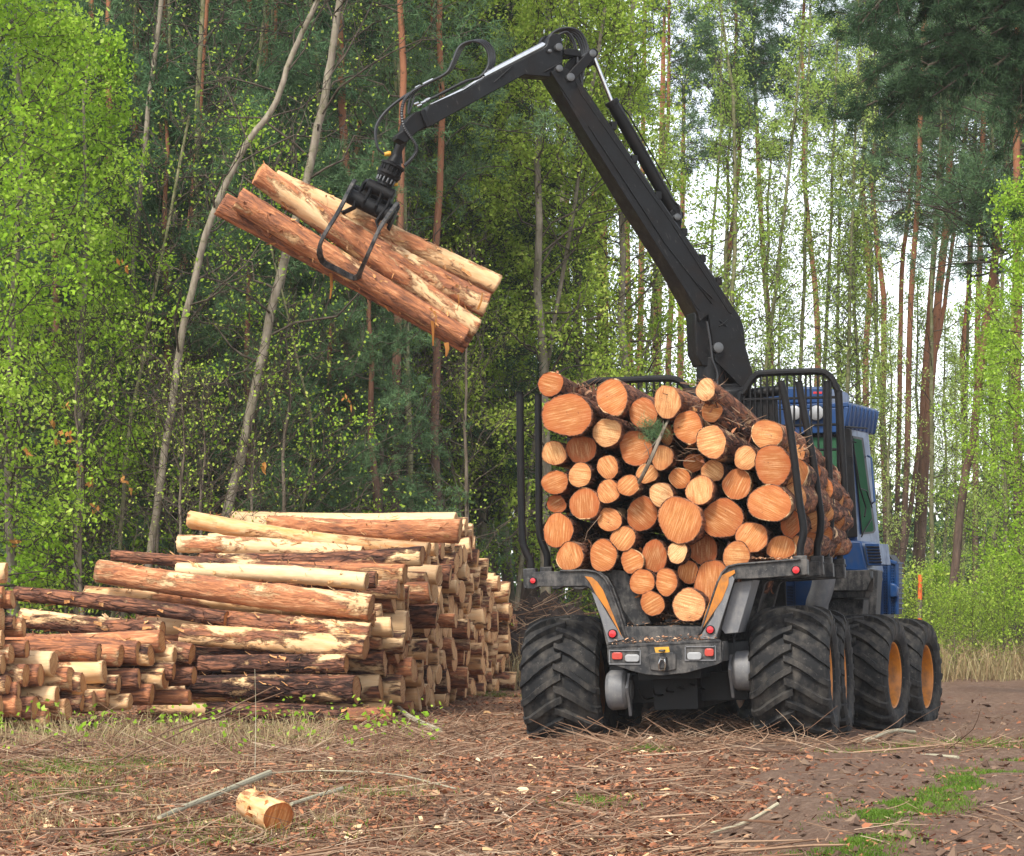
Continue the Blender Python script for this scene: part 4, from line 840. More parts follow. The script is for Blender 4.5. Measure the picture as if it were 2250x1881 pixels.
for k in range(13): mb.prism([F2(x, y, .545) for x, y in ((618, 1372+k*9), (655, 1370+k*9), (655, 1374+k*9), (618, 1376+k*9))], (0, .01, 0), 1)
mb.build('engine_panel', [M['blue'], M['black']], FW, bevel=.006)
mb = MB(AF); mb.tube(smooth_path([F2(845, 1300, .4), F2(825, 1400, .4), F2(800, 1470, .4), F2(795, 1540, .45)], 5), [.12+.0*i for i in range(16)], 16); mb.build('exhaust_duct', M['greylight'], FW)
mb = MB(AF); mb.box(-.55, .55, -.9, 3.2, .45, .95); mb.box(-.55, .6, 1.2, 3.0, .95, 1.7); mb.box(-1.0, 1.0, -.05, .05, .5, .62); mb.box(-1.0, 1.0, 1.35, 1.45, .5, .62)
mb.build('tractor_frame', M['black'], FW, bevel=.02)
mb = MB(AF); mb.box(-.58, .40, 2.0, 3.3, 1.0, 1.85); mb.build('hood', M['blue'], FW, bevel=.04)

# ---------------------------------------------------------------- trees
def np_tubes(paths, n=5):
    """paths: list of (points (k,3), radii (k)); returns V, F quads"""
    V = []; F = []; base = 0; th = np.arange(n)*2*np.pi/n
    for pts, rad in paths:
        pts = np.asarray(pts, float); k = len(pts); t = np.gradient(pts, axis=0); t /= np.linalg.norm(t, axis=1)[:, None]+1e-9
        ref = np.where(np.abs(t[:, 2:3]) < .95, np.array([[0, 0, 1.]]), np.array([[1., 0, 0]]))
        if (np.abs(t[:, 2]) > .8).mean() > .3: ref = np.tile([[1., 0, 0]], (k, 1))
        a = np.cross(t, ref); a /= np.linalg.norm(a, axis=1)[:, None]+1e-9; b = np.cross(t, a)
        r = np.asarray(rad, float)[:, None, None]
        ring = pts[:, None, :]+r*(np.cos(th)[None, :, None]*a[:, None, :]+np.sin(th)[None, :, None]*b[:, None, :])
        V.append(ring.reshape(-1, 3)); i = np.arange(k-1)[:, None]*n; j = np.arange(n)[None, :]; jn = (j+1) % n
        F.append((np.stack([i+j, i+jn, i+n+jn, i+n+j], -1)+base).reshape(-1, 4)); base += k*n
    return np.concatenate(V), np.concatenate(F)
def leaves(C, size, rg, hang=0, aspect=.62):
    """diamond leaves at centres C"""
    n = len(C); d = rg.normal(size=(n, 3)); d[:, 2] -= hang; d /= np.linalg.norm(d, axis=1)[:, None]
    e = rg.normal(size=(n, 3)); e -= d*(e*d).sum(1)[:, None]; e /= np.linalg.norm(e, axis=1)[:, None]
    s = (size*rg.uniform(.6, 1.25, n))[:, None]
    V = np.stack([C-d*s*.5, C+e*s*aspect*.5-d*s*.05, C+d*s*.5, C-e*s*aspect*.5-d*s*.05], 1).reshape(-1, 3)
    return V, np.arange(4*n).reshape(n, 4)
def needles(C, D, ln, wd, per, rg):
    """tufts of thin blades at C pointing roughly along D"""
    n = len(C); C = np.repeat(C, per, 0); D = np.repeat(D, per, 0); N_ = n*per
    d = D*.55+rg.normal(size=(N_, 3))*.75; d /= np.linalg.norm(d, axis=1)[:, None]
    e = np.cross(d, rg.normal(size=(N_, 3))); e /= np.linalg.norm(e, axis=1)[:, None]+1e-9
    C = C+rg.normal(size=(N_, 3))*ln*.25; l_ = (ln*rg.uniform(.6, 1.3, N_))[:, None]
    V = np.stack([C-e*wd, C+e*wd, C+d*l_], 1).reshape(-1, 3); return V, np.arange(3*N_).reshape(N_, 3)
def wob(rg, k, amp):
    x = np.cumsum(rg.normal(size=(k, 3)), 0); x -= x[0]; return x*amp/math.sqrt(k)
def grow(seed, H, r0, base, nlimb, llen, up, kind, nleaf, leaf=.06, sub=6, lean=(0, 0), tpath=None, droop=0., sig=.10, top=.25, thick=.011):
    """returns (trunk mesh V,F) and (crown V,F); crown points along sub-branches"""
    rg = np.random.default_rng(seed); k = 14
    if tpath is None:
        t = np.linspace(0, 1, k); T = np.stack([lean[0]*t, lean[1]*t, H*t], 1)+wob(rg, k, .018*H)*np.array([1, 1, 0])
        rad = r0*(1-t*(1-.18))**.9
    else:
        T, rad = tpath; T = np.asarray(T, float); k = len(T); H = T[-1, 2]-T[0, 2]
    paths = [(T, rad)]; zs = T[:, 2]; cen = []; dirs = []
    tt = np.linspace(0, 1, nlimb)**.9
    for i in range(nlimb):
        z = base+(zs[-1]-.15-base)*tt[i]; f = (z-base)/max(.1, zs[-1]-base); p = np.array([np.interp(z, zs, T[:, 0]), np.interp(z, zs, T[:, 1]), z]); az_ = rg.uniform(0, 6.28) if kind != 'x' else 0
        prof_ = {'birch': math.sin(math.pi*min(1, .22+.72*f))*(1-.3*f), 'pine': (.45+.55*math.sin(math.pi*min(1, .15+.8*f))), 'spruce': (1.02-f)}[kind]
        L = llen*prof_*rg.uniform(.65, 1.2)+.12; upa = up+(.5*f if kind != 'spruce' else 0)+rg.normal()*.15
        d = np.array([math.cos(az_)*math.cos(upa), math.sin(az_)*math.cos(upa), math.sin(upa)]); m = 7; s = np.linspace(0, 1, m)[:, None]
        B = p+d*L*s+wob(rg, m, .16*L)+np.array([0, 0, 1])*(-droop*L*s**2); rr = max(thick*.8, np.interp(z, zs, rad)*.32)
        paths.append((B, np.linspace(rr, thick*.4, m)))
        for q in range(sub):
            u_ = rg.uniform(.2, 1); j = u_*(m-1); j0 = min(int(j), m-2); c = B[j0]+(B[j0+1]-B[j0])*(j-j0)
            sd_ = d*.6+rg.normal(size=3)*.65; sd_[2] += .15-droop; sd_ /= np.linalg.norm(sd_); l2 = L*rg.uniform(.2, .45)*(1.1-.5*u_)+.1
            s2_ = np.linspace(0, 1, 4)[:, None]; S = c+sd_*l2*s2_+wob(rg, 4, .2*l2)+np.array([0, 0, 1])*(-droop*1.3*l2*s2_**2)
            paths.append((S, np.linspace(thick*.55, thick*.2, 4))); npt = max(2, int(nleaf/(nlimb*sub))); nc_ = max(1, min(6, npt)); cl_ = rg.random(nc_)**.6*2.9; co_ = rg.normal(size=(nc_, 3))*sig*1.1; ci_ = rg.integers(0, nc_, npt); w1 = np.clip(cl_[ci_]+rg.normal(size=npt)*.12, 0, 2.99)[:, None]
            i0 = w1[:, 0].astype(int); cc = S[i0]+(S[i0+1]-S[i0])*(w1-i0[:, None]); cen.append(cc+co_[ci_]*np.array([1, 1, .7])+rg.normal(size=cc.shape)*sig*.62); dirs.append(np.tile(sd_, (npt, 1)))
    V, F = np_tubes(paths[:1], 10); V2, F2_ = np_tubes(paths[1:], 4)
    global NTR; NTR = len(F); return (np.concatenate([V, V2]), np.concatenate([F, F2_+len(V)])), np.concatenate(cen), np.concatenate(dirs), rg
def tree_kind(name, seed, tm, lm, mode='leaf', leaf=.06, per=12, nl=.13, nw=.006, hang=0, **kw):
    (V, F), C, D, rg = grow(seed, kind=kw.pop('kind'), leaf=leaf, **kw)
    tme = fast('trunk', V, F, [tm, M['limb']], mi=(np.arange(len(F)) >= NTR)*1, smooth=True)
    if mode == 'leaf': v, f = leaves(C, leaf, rg, hang)
    else: v, f = needles(C, D, nl, nw, per, rg)
    return name, tme, fast('crown', v, f, lm)
def plant(kd, x, y, rz, sc, label, cat, group=None, z=None):
    name, tme, cme = kd; Mx = Matrix.Translation((x, y, (g1(x, y) if z is None else z)-.03)) @ Matrix.Rotation(rz, 4, 'Z') @ Matrix.Diagonal((sc, sc, sc*1., 1))
    t = empty(name, Mx); link('trunk', tme, t)
    if cme is not None: link('crown', cme, t)
    return tag(t, label, cat, group)
K = {}
K['pineA'] = tree_kind('pine_tree', 11, M['pine'], M['needle'], 'needle', H=17, r0=.12, base=5.5, nlimb=54, llen=2.3, up=.15, kind='pine', nleaf=3000, sub=7, sig=.09, per=15, nl=.15, nw=.0075)
K['pineB'] = tree_kind('pine_tree', 12, M['pine'], M['needle'], 'needle', H=15, r0=.10, base=3.2, nlimb=60, llen=1.9, up=.1, kind='pine', nleaf=3200, sub=7, sig=.10, per=15, nl=.15, nw=.0075)
K['pineC'] = tree_kind('pine_tree', 13, M['pine'], M['needle'], 'needle', H=20, r0=.11, base=12.5, nlimb=34, llen=2.4, up=.25, kind='pine', nleaf=2800, sub=7, sig=.11, per=16, nl=.16, nw=.009)
K['youngpine'] = tree_kind('pine_tree', 14, M['pine'], M['needle'], 'needle', H=10, r0=.09, base=.9, nlimb=60, llen=1.7, up=.25, kind='spruce', nleaf=3400, sub=7, sig=.09, per=14, nl=.13, nw=.007)
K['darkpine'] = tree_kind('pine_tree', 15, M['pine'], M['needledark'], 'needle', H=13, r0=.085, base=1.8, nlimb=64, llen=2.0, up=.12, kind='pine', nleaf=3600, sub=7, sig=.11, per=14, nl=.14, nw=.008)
K['birchA'] = tree_kind('birch_tree', 21, M['birch'], M['leafyellow'], H=12.5, r0=.09, base=1.6, nlimb=52, llen=2.3, up=.55, kind='birch', nleaf=24000, sub=8, leaf=.062, sig=.10, droop=.15)
K['birchB'] = tree_kind('birch_tree', 22, M['birch'], M['leafyellow'], H=14, r0=.10, base=3.0, nlimb=50, llen=2.5, up=.5, kind='birch', nleaf=24000, sub=8, leaf=.062, sig=.11, droop=.25)
K['birchbright'] = tree_kind('birch_tree', 23, M['birch'], M['leafbright'], H=9, r0=.07, base=1.2, nlimb=44, llen=2.2, up=.35, kind='birch', nleaf=15000, sub=8, leaf=.066, sig=.10, droop=.1)
K['birchpale'] = tree_kind('birch_tree', 24, M['greentrunk'], M['leafpale'], H=13, r0=.09, base=2.5, nlimb=50, llen=2.0, up=.75, kind='birch', nleaf=7000, sub=7, leaf=.070, sig=.10, droop=.45, hang=1.2)
K['birchpaleB'] = tree_kind('birch_tree', 25, M['greentrunk'], M['leafpale'], H=11, r0=.08, base=1.5, nlimb=46, llen=1.9, up=.7, kind='birch', nleaf=7000, sub=7, leaf=.070, sig=.10, droop=.5, hang=1.2)
K['bareA'] = tree_kind('bare_sapling', 31, M['twig'], M['leafyellow'], H=6.5, r0=.045, base=.5, nlimb=44, llen=2.2, up=.7, kind='birch', nleaf=420, sub=7, leaf=.05, sig=.05, thick=.009)
K['bareB'] = tree_kind('bare_sapling', 32, M['twig'], M['leafyellow'], H=4.5, r0=.035, base=.2, nlimb=40, llen=2.0, up=.6, kind='birch', nleaf=700, sub=7, leaf=.05, sig=.06, thick=.008)
K['pole'] = tree_kind('slim_tree', 33, M['greentrunk'], M['leafyellow'], H=15, r0=.06, base=2.5, nlimb=34, llen=1.8, up=.6, kind='birch', nleaf=500, sub=6, leaf=.05, sig=.06, thick=.010)
K['pineslim'] = tree_kind('pine_tree', 34, M['pine'], M['needle'], 'needle', H=17, r0=.085, base=7, nlimb=34, llen=1.7, up=.2, kind='pine', nleaf=1500, sub=6, sig=.09, per=14, nl=.14, nw=.007)
K['bush'] = tree_kind('leafy_bush', 41, M['twig'], M['leafbright'], H=2.4, r0=.025, base=.1, nlimb=34, llen=1.2, up=.7, kind='birch', nleaf=4200, sub=6, leaf=.055, sig=.08, thick=.006)
K['bushyellow'] = tree_kind('leafy_bush', 42, M['twig'], M['leafyellow'], H=1.8, r0=.02, base=.1, nlimb=30, llen=1.1, up=.6, kind='birch', nleaf=2200, sub=6, leaf=.05, sig=.08, thick=.005)
# trees whose trunks the photo shows, traced as (x, y) on the 2100-pixel view, at a distance, with their own crowns
def traced(name, pts, Y, r_, tm, lm, label, cat, mode='leaf', seed=0, dY=0, crown=None, ext=3., **kw):
    pts = [(x*1.0714, y*1.0714) for x, y in pts]; W = [np.array(P(x, y, Y+dY*i/(len(pts)-1))) for i, (x, y) in enumerate(pts)]
    if W[0][2] > .05: W = [W[0]+(W[0]-W[1])/np.linalg.norm(W[0]-W[1])*min(W[0][2]+.1, 3.)*1.0]+W
    if W[0][2] > 0: W = [np.array([W[0][0], W[0][1], -.05])]+W
    dn = (W[-1]-W[-2]); W.append(W[-1]+dn/np.linalg.norm(dn)*ext); sp = np.array([list(p) for p in smooth_path([Vector(w_) for w_ in W], 5)])
    o = sp[0].copy(); T = sp-o; k = len(T); s = np.linspace(0, 1, k); rad = (r_[0]+(r_[1]-r_[0])*s)*.62
    rg = np.random.default_rng(seed); T += wob(rg, k, .05)*np.array([1, 1, 0])
    (V, F), C, D, rg = grow(seed, H=T[-1, 2], r0=r_[0], tpath=(T, rad), **kw)
    t = empty(name, Matrix.Translation(o)); link('trunk', fast('trunk', V, F, [tm, M['limb']], mi=(np.arange(len(F)) >= NTR)*1, smooth=True), t)
    v, f = leaves(C, kw.get('leaf', .06), rg) if mode == 'leaf' else needles(C, D, .14, .007, 12, rg)
    link('crown', fast('crown', v, f, lm), t); return tag(t, label, cat)
BK = dict(base=4, nlimb=30, llen=2.4, up=.5, kind='birch', nleaf=900, leaf=.055, sub=6, sig=.1)
PK = dict(base=8, nlimb=26, llen=1.8, up=.1, kind='pine', nleaf=900, sub=6, sig=.09)
traced('leaning_birch', [(470, 1040), (515, 850), (572, 590), (640, 340), (680, 150), (704, 0)], 36, (.115, .07), M['birch'], M['leafyellow'], 'thick pale leaning trunk crossing behind the left part of the held logs', 'tree', seed=51, **BK)
traced('crooked_birch', [(312, 1100), (350, 850), (383, 640), (432, 450), (500, 300), (560, 225), (600, 120), (655, 0)], 35, (.085, .05), M['birch'], M['leafyellow'], 'crooked pale grey trunk bending right above its middle, left of the held logs', 'tree', seed=52, **dict(BK, base=3))
traced('slim_tree', [(262, 950), (272, 600), (290, 380), (310, 180), (332, 0)], 38, (.075, .05), M['birch'], M['leafyellow'], 'slim straight grey trunk behind the bright green birch at far left', 'tree', seed=53, **BK)
traced('pine_tree', [(335, 1080), (352, 800), (370, 600), (398, 430), (430, 0)], 40, (.10, .06), M['pine'], M['needle'], 'slender orange-brown pine trunk just left of the crooked pale trunk', 'tree', 'needle', seed=54, **PK)
traced('pine_tree', [(500, 1030), (515, 700), (528, 330), (545, 0)], 44, (.10, .07), M['pine'], M['needle'], 'dark red pine trunk rising above the left end of the held logs', 'tree', 'needle', seed=55, **PK)
traced('pine_tree', [(270, 1000), (272, 600), (275, 300), (278, 0)], 46, (.11, .08), M['pine'], M['needle'], 'orange pine trunk behind the slim grey trunk at upper left', 'tree', 'needle', seed=56, **PK)
traced('pine_tree', [(184, 1000), (184, 600), (183, 200), (184, 0)], 42, (.09, .06), M['pine'], M['needle'], 'orange pine trunk showing through the bright birch leaves at far left', 'tree', 'needle', seed=57, **PK)
traced('pine_tree', [(348, 700), (325, 300), (340, 0)], 48, (.12, .09), M['pine'], M['needle'], 'paler orange pine trunk close right of the slim grey trunk', 'tree', 'needle', seed=58, **PK)
traced('birch_tree', [(1062, 1200), (1085, 950), (1120, 750), (1150, 560), (1178, 380)], 46, (.075, .05), M['birch'], M['leafyellow'], 'thin cream birch trunk leaning right behind the left stakes', 'tree', seed=59, **dict(BK, base=7, nleaf=5000))
traced('slim_tree', [(786, 1060), (800, 850), (850, 420), (880, 100)], 47, (.09, .06), M['birch'], M['leafyellow'], 'pale trunk behind the jib and rotator, partly hidden by green leaves', 'tree', seed=60, **dict(BK, base=5, nleaf=5000))
traced('slim_tree', [(235, 1180), (262, 900), (300, 700)], 36, (.05, .03), M['greentrunk'], M['leafyellow'], 'greenish thin stem rising from behind the left end of the pile', 'tree', seed=61, **dict(BK, base=3, nleaf=800, llen=1.6))
traced('slim_tree', [(620, 1040), (640, 880), (600, 700)], 37, (.035, .02), M['greentrunk'], M['leafbright'], 'thin mossy stem with fresh leaves above the middle of the pile', 'tree', seed=62, **dict(BK, base=1.5, nleaf=3200, llen=1.8))
traced('pine_tree', [(660, 1070), (672, 800), (690, 620)], 45, (.09, .07), M['pine'], M['needle'], 'dim brown pine trunk right of the leaning pale trunk', 'tree', 'needle', seed=63, **PK)
for i, (pts, Y_, r_, lab) in enumerate([
    ([(1888, 1240), (1900, 900), (1925, 600), (1946, 420), (1952, 250)], 62, (.17, .12), 'tall twin-stemmed looking red pine in the sky gap, right of the cab'),
    ([(1880, 1140), (1895, 800), (1908, 600), (1922, 460)], 64, (.13, .10), 'reddish pine trunk just left of the tallest pine right of the cab'),
    ([(1850, 1200), (1862, 900), (1868, 620), (1885, 400), (1892, 220)], 60, (.12, .08), 'bare orange pine with curved upper stem directly right of the cab'),
    ([(1838, 1180), (1845, 800), (1848, 560), (1860, 430)], 66, (.11, .08), 'thin dark pine closest to the right side of the cab'),
    ([(1950, 1240), (1975, 1000), (1990, 880)], 52, (.14, .12), 'short thick dark red trunk standing right of the sky gap'),
    ([(2000, 1200), (2003, 800), (2010, 500)], 60, (.12, .09), 'dark pine trunk in front of the bright foliage at far right'),
    ([(2062, 1150), (2066, 900), (2075, 600)], 57, (.10, .08), 'rusty pine trunk in the bright green foliage by the right edge'),
    ([(2094, 1150), (2094, 700), (2096, 400)], 50, (.14, .10), 'pine trunk touching the right photo edge'),
    ([(1874, 1000), (1900, 820), (1935, 640), (1945, 560)], 63, (.10, .07), 'leaning reddish pine stem crossing the sky gap diagonally')]):
    traced('pine_tree', pts, Y_, r_, M['pine'], M['needle'], lab, 'pine', 'needle', seed=70+i, **dict(PK, base=9.5 if Y_ > 55 else 7.5, nlimb=38, llen=2.3, nleaf=1700, ext=4.5))
for i, (pts, Y_, lab) in enumerate([
    ([(1570, 760), (1590, 560), (1612, 350)], 56, 'slim greenish birch stem rising right of the main boom'),
    ([(1640, 760), (1650, 500), (1655, 300)], 58, 'straight birch stem above the blue cab roof'),
    ([(1500, 650), (1505, 420), (1500, 200), (1490, 120)], 55, 'tall pale birch with drooping sprays directly right of the lift cylinder'),
    ([(1690, 760), (1700, 520), (1705, 330)], 60, 'birch stem above the right end of the cab roof'),
    ([(1740, 800), (1745, 560), (1752, 400)], 58, 'light green birch right above the roof visor'),
    ([(1320, 780), (1345, 640), (1350, 560)], 52, 'thin pale stem behind the left headboard arch')]):
    traced('birch_tree', pts, Y_, (.09, .04), M['greentrunk'], M['leafpale'], lab, 'birch', seed=90+i, **dict(BK, base=4.5, nlimb=34, up=.8, llen=2.0, nleaf=4200, leaf=.072, droop=.5))
# fill of the wood: kind, px, distance, scale
def fill(kd, spots, label, cat, group):
    for (px, Y_, sc) in spots:
        x = (px*1.0714-CX)*Y_/FOC; plant(K[kd], x, Y_, random.uniform(0, 6.28), sc, label, cat, group)
rr = random.Random(5)
def spots(n, x0, x1, y0, y1, s0=.85, s1=1.15): return [(x0+(x1-x0)*(i+rr.uniform(.1, .9))/n, rr.uniform(y0, y1), rr.uniform(s0, s1)) for i in range(n)]
g_ = 'pines of the dense wood'
fill('youngpine', spots(9, -60, 820, 37.5, 41, .75, 1.0), 'nearer young pine with low blue-green boughs behind the pile', 'pine', 'young pines behind the pile')
fill('youngpine', spots(9, -60, 820, 41, 47), 'young pine with low green-grey boughs in the thicket behind the pile', 'pine', g_)
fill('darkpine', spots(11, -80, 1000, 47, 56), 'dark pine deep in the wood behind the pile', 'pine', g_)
fill('pineB', spots(9, -50, 1000, 50, 58), 'pine with mid-height green crown in the wood behind the pile', 'pine', g_)
fill('pineA', spots(9, -50, 1150, 56, 66), 'tall pine farther back in the wood at left', 'pine', g_)
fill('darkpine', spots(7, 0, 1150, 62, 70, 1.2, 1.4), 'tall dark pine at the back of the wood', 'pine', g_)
fill('birchbright', [(20, 35, 1.05), (150, 36.5, .95), (-60, 34, 1.1), (250, 38, .7)], 'bright green young birch at the left photo edge', 'birch', 'bright young birches at the far left')
fill('birchA', spots(6, 800, 1290, 43, 50, .95, 1.15), 'yellow-green birch in fresh leaf behind the jib', 'birch', 'leafy birches behind the crane')
fill('birchB', spots(5, 820, 1260, 48, 58, 1.0, 1.2), 'leafy birch farther back behind the main boom', 'birch', 'leafy birches behind the crane')
fill('birchpale', spots(3, 1400, 1740, 56, 66, .9, 1.05), 'pale airy birch with hanging sprays above the cab', 'birch', 'airy birches above the cab')
fill('birchpaleB', spots(3, 1420, 1860, 60, 72, .8, 1.0), 'low pale birch seen in the gap beside the boom', 'birch', 'airy birches above the cab')
fill('pineC', [(1380, 72, 1.0), (1470, 76, 1.1), (1600, 80, 1.12), (1700, 74, 1.05), (1780, 70, 1.0)], 'tall pine with high hazy crown behind the birches above the cab', 'pine', 'far pines above the cab')
fill('pineC', [(1830, 68, .95), (1960, 72, 1.0), (2040, 66, .95), (2110, 62, 1.0)], 'tall pine with high crown at the back on the right', 'pine', 'far pines on the right')
fill('birchbright', [(2125, 47, .85), (2060, 52, .72), (2160, 44, .95)], 'bright green leafy tree at the right photo edge', 'birch', 'leafy trees at the right edge')
fill('birchpaleB', [(1830, 55, .62), (2010, 56, .7), (2070, 50, .6), (1960, 60, .6)], 'small light green tree in the undergrowth right of the cab', 'birch', 'small trees right of the cab')
fill('pole', spots(12, -20, 900, 37, 46, .9, 1.15), 'thin dark stem with bare side twigs among the trees at left', 'tree', 'thin stems in the wood at left')
fill('pineslim', spots(8, 60, 1000, 39, 46, .9, 1.1), 'slender pine with dark lower trunk in the wood at left', 'pine', 'slender pines at left')
fill('birchpaleB', [(1800, 74, 1.1), (1880, 78, .95), (1935, 72, .8), (1985, 80, .9), (2030, 76, .9)], 'pale distant birch veiling the bright gap right of the cab', 'birch', 'pale distant birches in the gap')
fill('pole', [(1790, 62, 1.), (1835, 66, 1.1), (1915, 60, 1.), (1975, 64, 1.), (2030, 58, 1.), (1480, 60, 1.)], 'thin pale stem beyond the forwarder', 'tree', 'thin stems beyond the forwarder')
fill('bush', spots(4, 1900, 2120, 48, 54, .5, .8), 'low leafy bush at the far side of the dirt road', 'bush', 'bushes beyond the road')
fill('bushyellow', spots(8, 1830, 2120, 42, 47, .55, .9), 'yellowish twiggy bush at the verge beyond the road', 'bush', 'bushes beyond the road')
fill('bareA', spots(10, -20, 960, 38, 44), 'bare twiggy sapling in the thicket behind the pile', 'sapling', 'bare saplings behind the pile')
fill('bareB', spots(12, -20, 600, 33, 40), 'low bare shrub of tangled twigs behind the pile', 'shrub', 'bare saplings behind the pile')
fill('bareA', spots(3, 1200, 1500, 50, 58), 'bare thin sapling beyond the forwarder', 'sapling', 'bare saplings beyond the forwarder')
fill('bush', spots(6, 560, 980, 38, 45, .8, 1.2), 'fresh green bush behind the long pile', 'bush', 'bushes behind the pile')
fill('bushyellow', spots(5, 1150, 1400, 46, 52, 1.0, 1.4), 'sparse yellow-green bush behind the stakes', 'bush', 'bushes behind the stakes')
# near pine at right: its trunk stands outside the view, dark boughs reach in at the top
T = np.array([[0, 0, 0], [.05, 0, 3], [-.05, .1, 6], [0, 0, 9.5], [.1, 0, 13]], float); rgp = np.random.default_rng(99); paths = [(T, [.26, .24, .21, .17, .08])]; cen = []; dr = []
px_, pY = 7.15, 32.
for (x_, y_, dy_, w_) in [(1650, 10, 0, 1), (1700, 70, 1, 1), (1760, 130, -1, 1), (1740, 200, .5, .8), (1830, 60, -.5, 1.1), (1880, 160, 1, 1.1), (1900, 30, 0, 1.1), (1960, 220, -.5, 1), (2020, 130, .5, 1), (2060, 280, 0, .9), (2000, 40, 1, 1.1), (2080, 200, -1, 1), (2090, 90, 0, 1), (1820, -40, 0, 1.), (1950, -50, 1, 1.1), (2085, 330, .5, .6), (1920, 110, -.8, 1.), (1850, 210, .3, .7), (1790, 20, .5, 1.), (2040, 60, -.6, 1.1)]:
    e = np.array(P(x_*1.0714, y_*1.0714, pY+dy_))-np.array([px_, pY, 0]); zb = min(12.5, max(6., e[2]+rgp.uniform(.2, 1.2))); p0 = np.array([0, 0, zb]); s = np.linspace(0, 1, 9)[:, None]
    B = p0+(e-p0)*s+wob(rgp, 9, .25)+np.array([0, 0, 1])*(.35*np.sin(s*np.pi)); paths.append((B, np.linspace(.05, .010, 9)))
    Lb = np.linalg.norm(e-p0)
    for q in range(int(16*Lb*.75)):
        u_ = rgp.uniform(.25, 1)*8; j0 = min(int(u_), 7); c = B[j0]+(B[j0+1]-B[j0])*(u_-j0); d_ = (e-p0)/Lb*.7+rgp.normal(size=3)*.6; d_[2] -= .25; d_ /= np.linalg.norm(d_); l2 = rgp.uniform(.25, .7)*w_
        S = c+d_*l2*np.linspace(0, 1, 4)[:, None]+wob(rgp, 4, .1); paths.append((S, [.008, .006, .004, .002])); n_ = 9; wv = rgp.uniform(.5, 2.99, (n_, 1)); i0 = wv[:, 0].astype(int)
        cen.append(S[i0]+(S[i0+1]-S[i0])*(wv-i0[:, None])+rgp.normal(size=(n_, 3))*.025); dr.append(np.tile(d_, (n_, 1)))
V, F = np_tubes(paths, 6); cen = np.concatenate(cen); dr = np.concatenate(dr); v, f = needles(cen, dr, .10, .0045, 26, rgp)
t = empty('pine_tree', Matrix.Translation((px_, pY, -.05))); link('trunk', fast('trunk', V, F, M['limb'], smooth=True), t); link('crown', fast('crown', v, f, M['needledark']), t)
tag(t, 'nearest pine with dark boughs hanging into the top right corner', 'pine')
# the far wood, which reads as one mass
rgf = np.random.default_rng(3); n_ = 60000; Yf = rgf.uniform(74, 98, n_); xf = (rgf.uniform(-150, 2400, n_)-CX)*Yf/FOC
hmax = np.interp(xf/Yf*FOC+CX, [-150, 850, 1150, 1350, 1900, 2250, 2400], [22, 20, 11, 5, 4, 6, 9]); clump = np.sin(xf*1.7+np.sin(Yf)*2)*.5+np.sin(xf*.6+Yf*.9)*.5
zf = rgf.random(n_)**.9*hmax*(.8+.2*clump); C = np.stack([xf, Yf, zf], 1); qz = np.round(C/1.1)*1.1+rgf.normal(size=C.shape)*.28; v, f = leaves(qz, .30, rgf)
paths = []
for i in range(70):
    Yt = rgf.uniform(70, 92); xt_ = (rgf.uniform(-100, 1500)-CX)*Yt/FOC; Ht = rgf.uniform(14, 22); tz = np.linspace(0, Ht, 6); paths.append((np.stack([xt_+tz*rgf.normal()*.02, np.full(6, Yt), tz], 1), np.linspace(.16, .06, 6)))
V2, F2_ = np_tubes(paths, 6); fo = fast('distant_forest', np.concatenate([v, V2]), np.concatenate([f, F2_+len(v)]), [M['needle'], M['pine']], mi=np.concatenate([np.zeros(len(f), int), np.ones(len(F2_), int)]))
tag(link('distant_forest', fo), 'hazy green forest closing the view behind all trees', 'forest', kind='stuff')

# ---------------------------------------------------------------- forest floor
rq = np.random.default_rng(77)
def frus(n, y0, y1, px0=-80, px1=2330, pw=1.6):
    """points on the ground inside the view, denser near the camera"""
    u_ = rq.random(n); y = (y0**(1-pw)+(y1**(1-pw)-y0**(1-pw))*u_)**(1/(1-pw)); x = (rq.uniform(px0, px1, n)-CX)*y/FOC; return x, y
def twigs(x, y, lo, hi, r0, r1, rise=.12, seg=4, sides=3, z=None):
    n = len(x); L = rq.uniform(lo, hi, n)**1; a = rq.uniform(0, 6.28, n); z = G(x, y) if z is None else z; paths = []
    pt = rq.normal(0, rise, n); kx = rq.normal(0, .35, (n, 2))
    for i in range(n):
        s = np.linspace(0, 1, seg); ang = a[i]+kx[i, 0]*s*1.6+kx[i, 1]*np.sin(s*5); dx = np.cumsum(np.cos(ang))*L[i]/seg; dy = np.cumsum(np.sin(ang))*L[i]/seg; h = abs(pt[i])*L[i]*s
        r = rq.uniform(r0, r1); paths.append((np.stack([x[i]+dx, y[i]+dy, z[i]+r+h], 1), np.linspace(r, r*.45, seg)))
    return np_tubes(paths, sides)
def chips(x, y, lo, hi, z=None, tilt=.35):
    n = len(x); z = G(x, y) if z is None else z; s = rq.uniform(lo, hi, n)*rq.uniform(.5, 1.2, n); w_ = s*rq.uniform(.12, .5, n); a = rq.uniform(0, 6.28, n)
    t = rq.normal(0, tilt, (n, 2)); ux = np.stack([np.cos(a), np.sin(a), t[:, 0]], 1); vx = np.stack([-np.sin(a), np.cos(a), t[:, 1]], 1); C = np.stack([x, y, z+.006+s*.12], 1); c_ = np.stack([0*x, 0*x, s*rq.uniform(-.05, .25, n)], 1)
    V = np.stack([C-ux*(s/2)[:, None]-vx*(w_/2)[:, None], C+ux*(s/2)[:, None]-vx*(w_*rq.uniform(-.4, .5, n))[:, None], C+ux*(s*rq.uniform(.0, .45, n))[:, None]+vx*(w_*.5)[:, None]+c_, C-ux*(s*rq.uniform(.2, .5, n))[:, None]+vx*(w_*.4)[:, None]+c_], 1).reshape(-1, 3)
    return V, np.arange(4*n).reshape(n, 4)
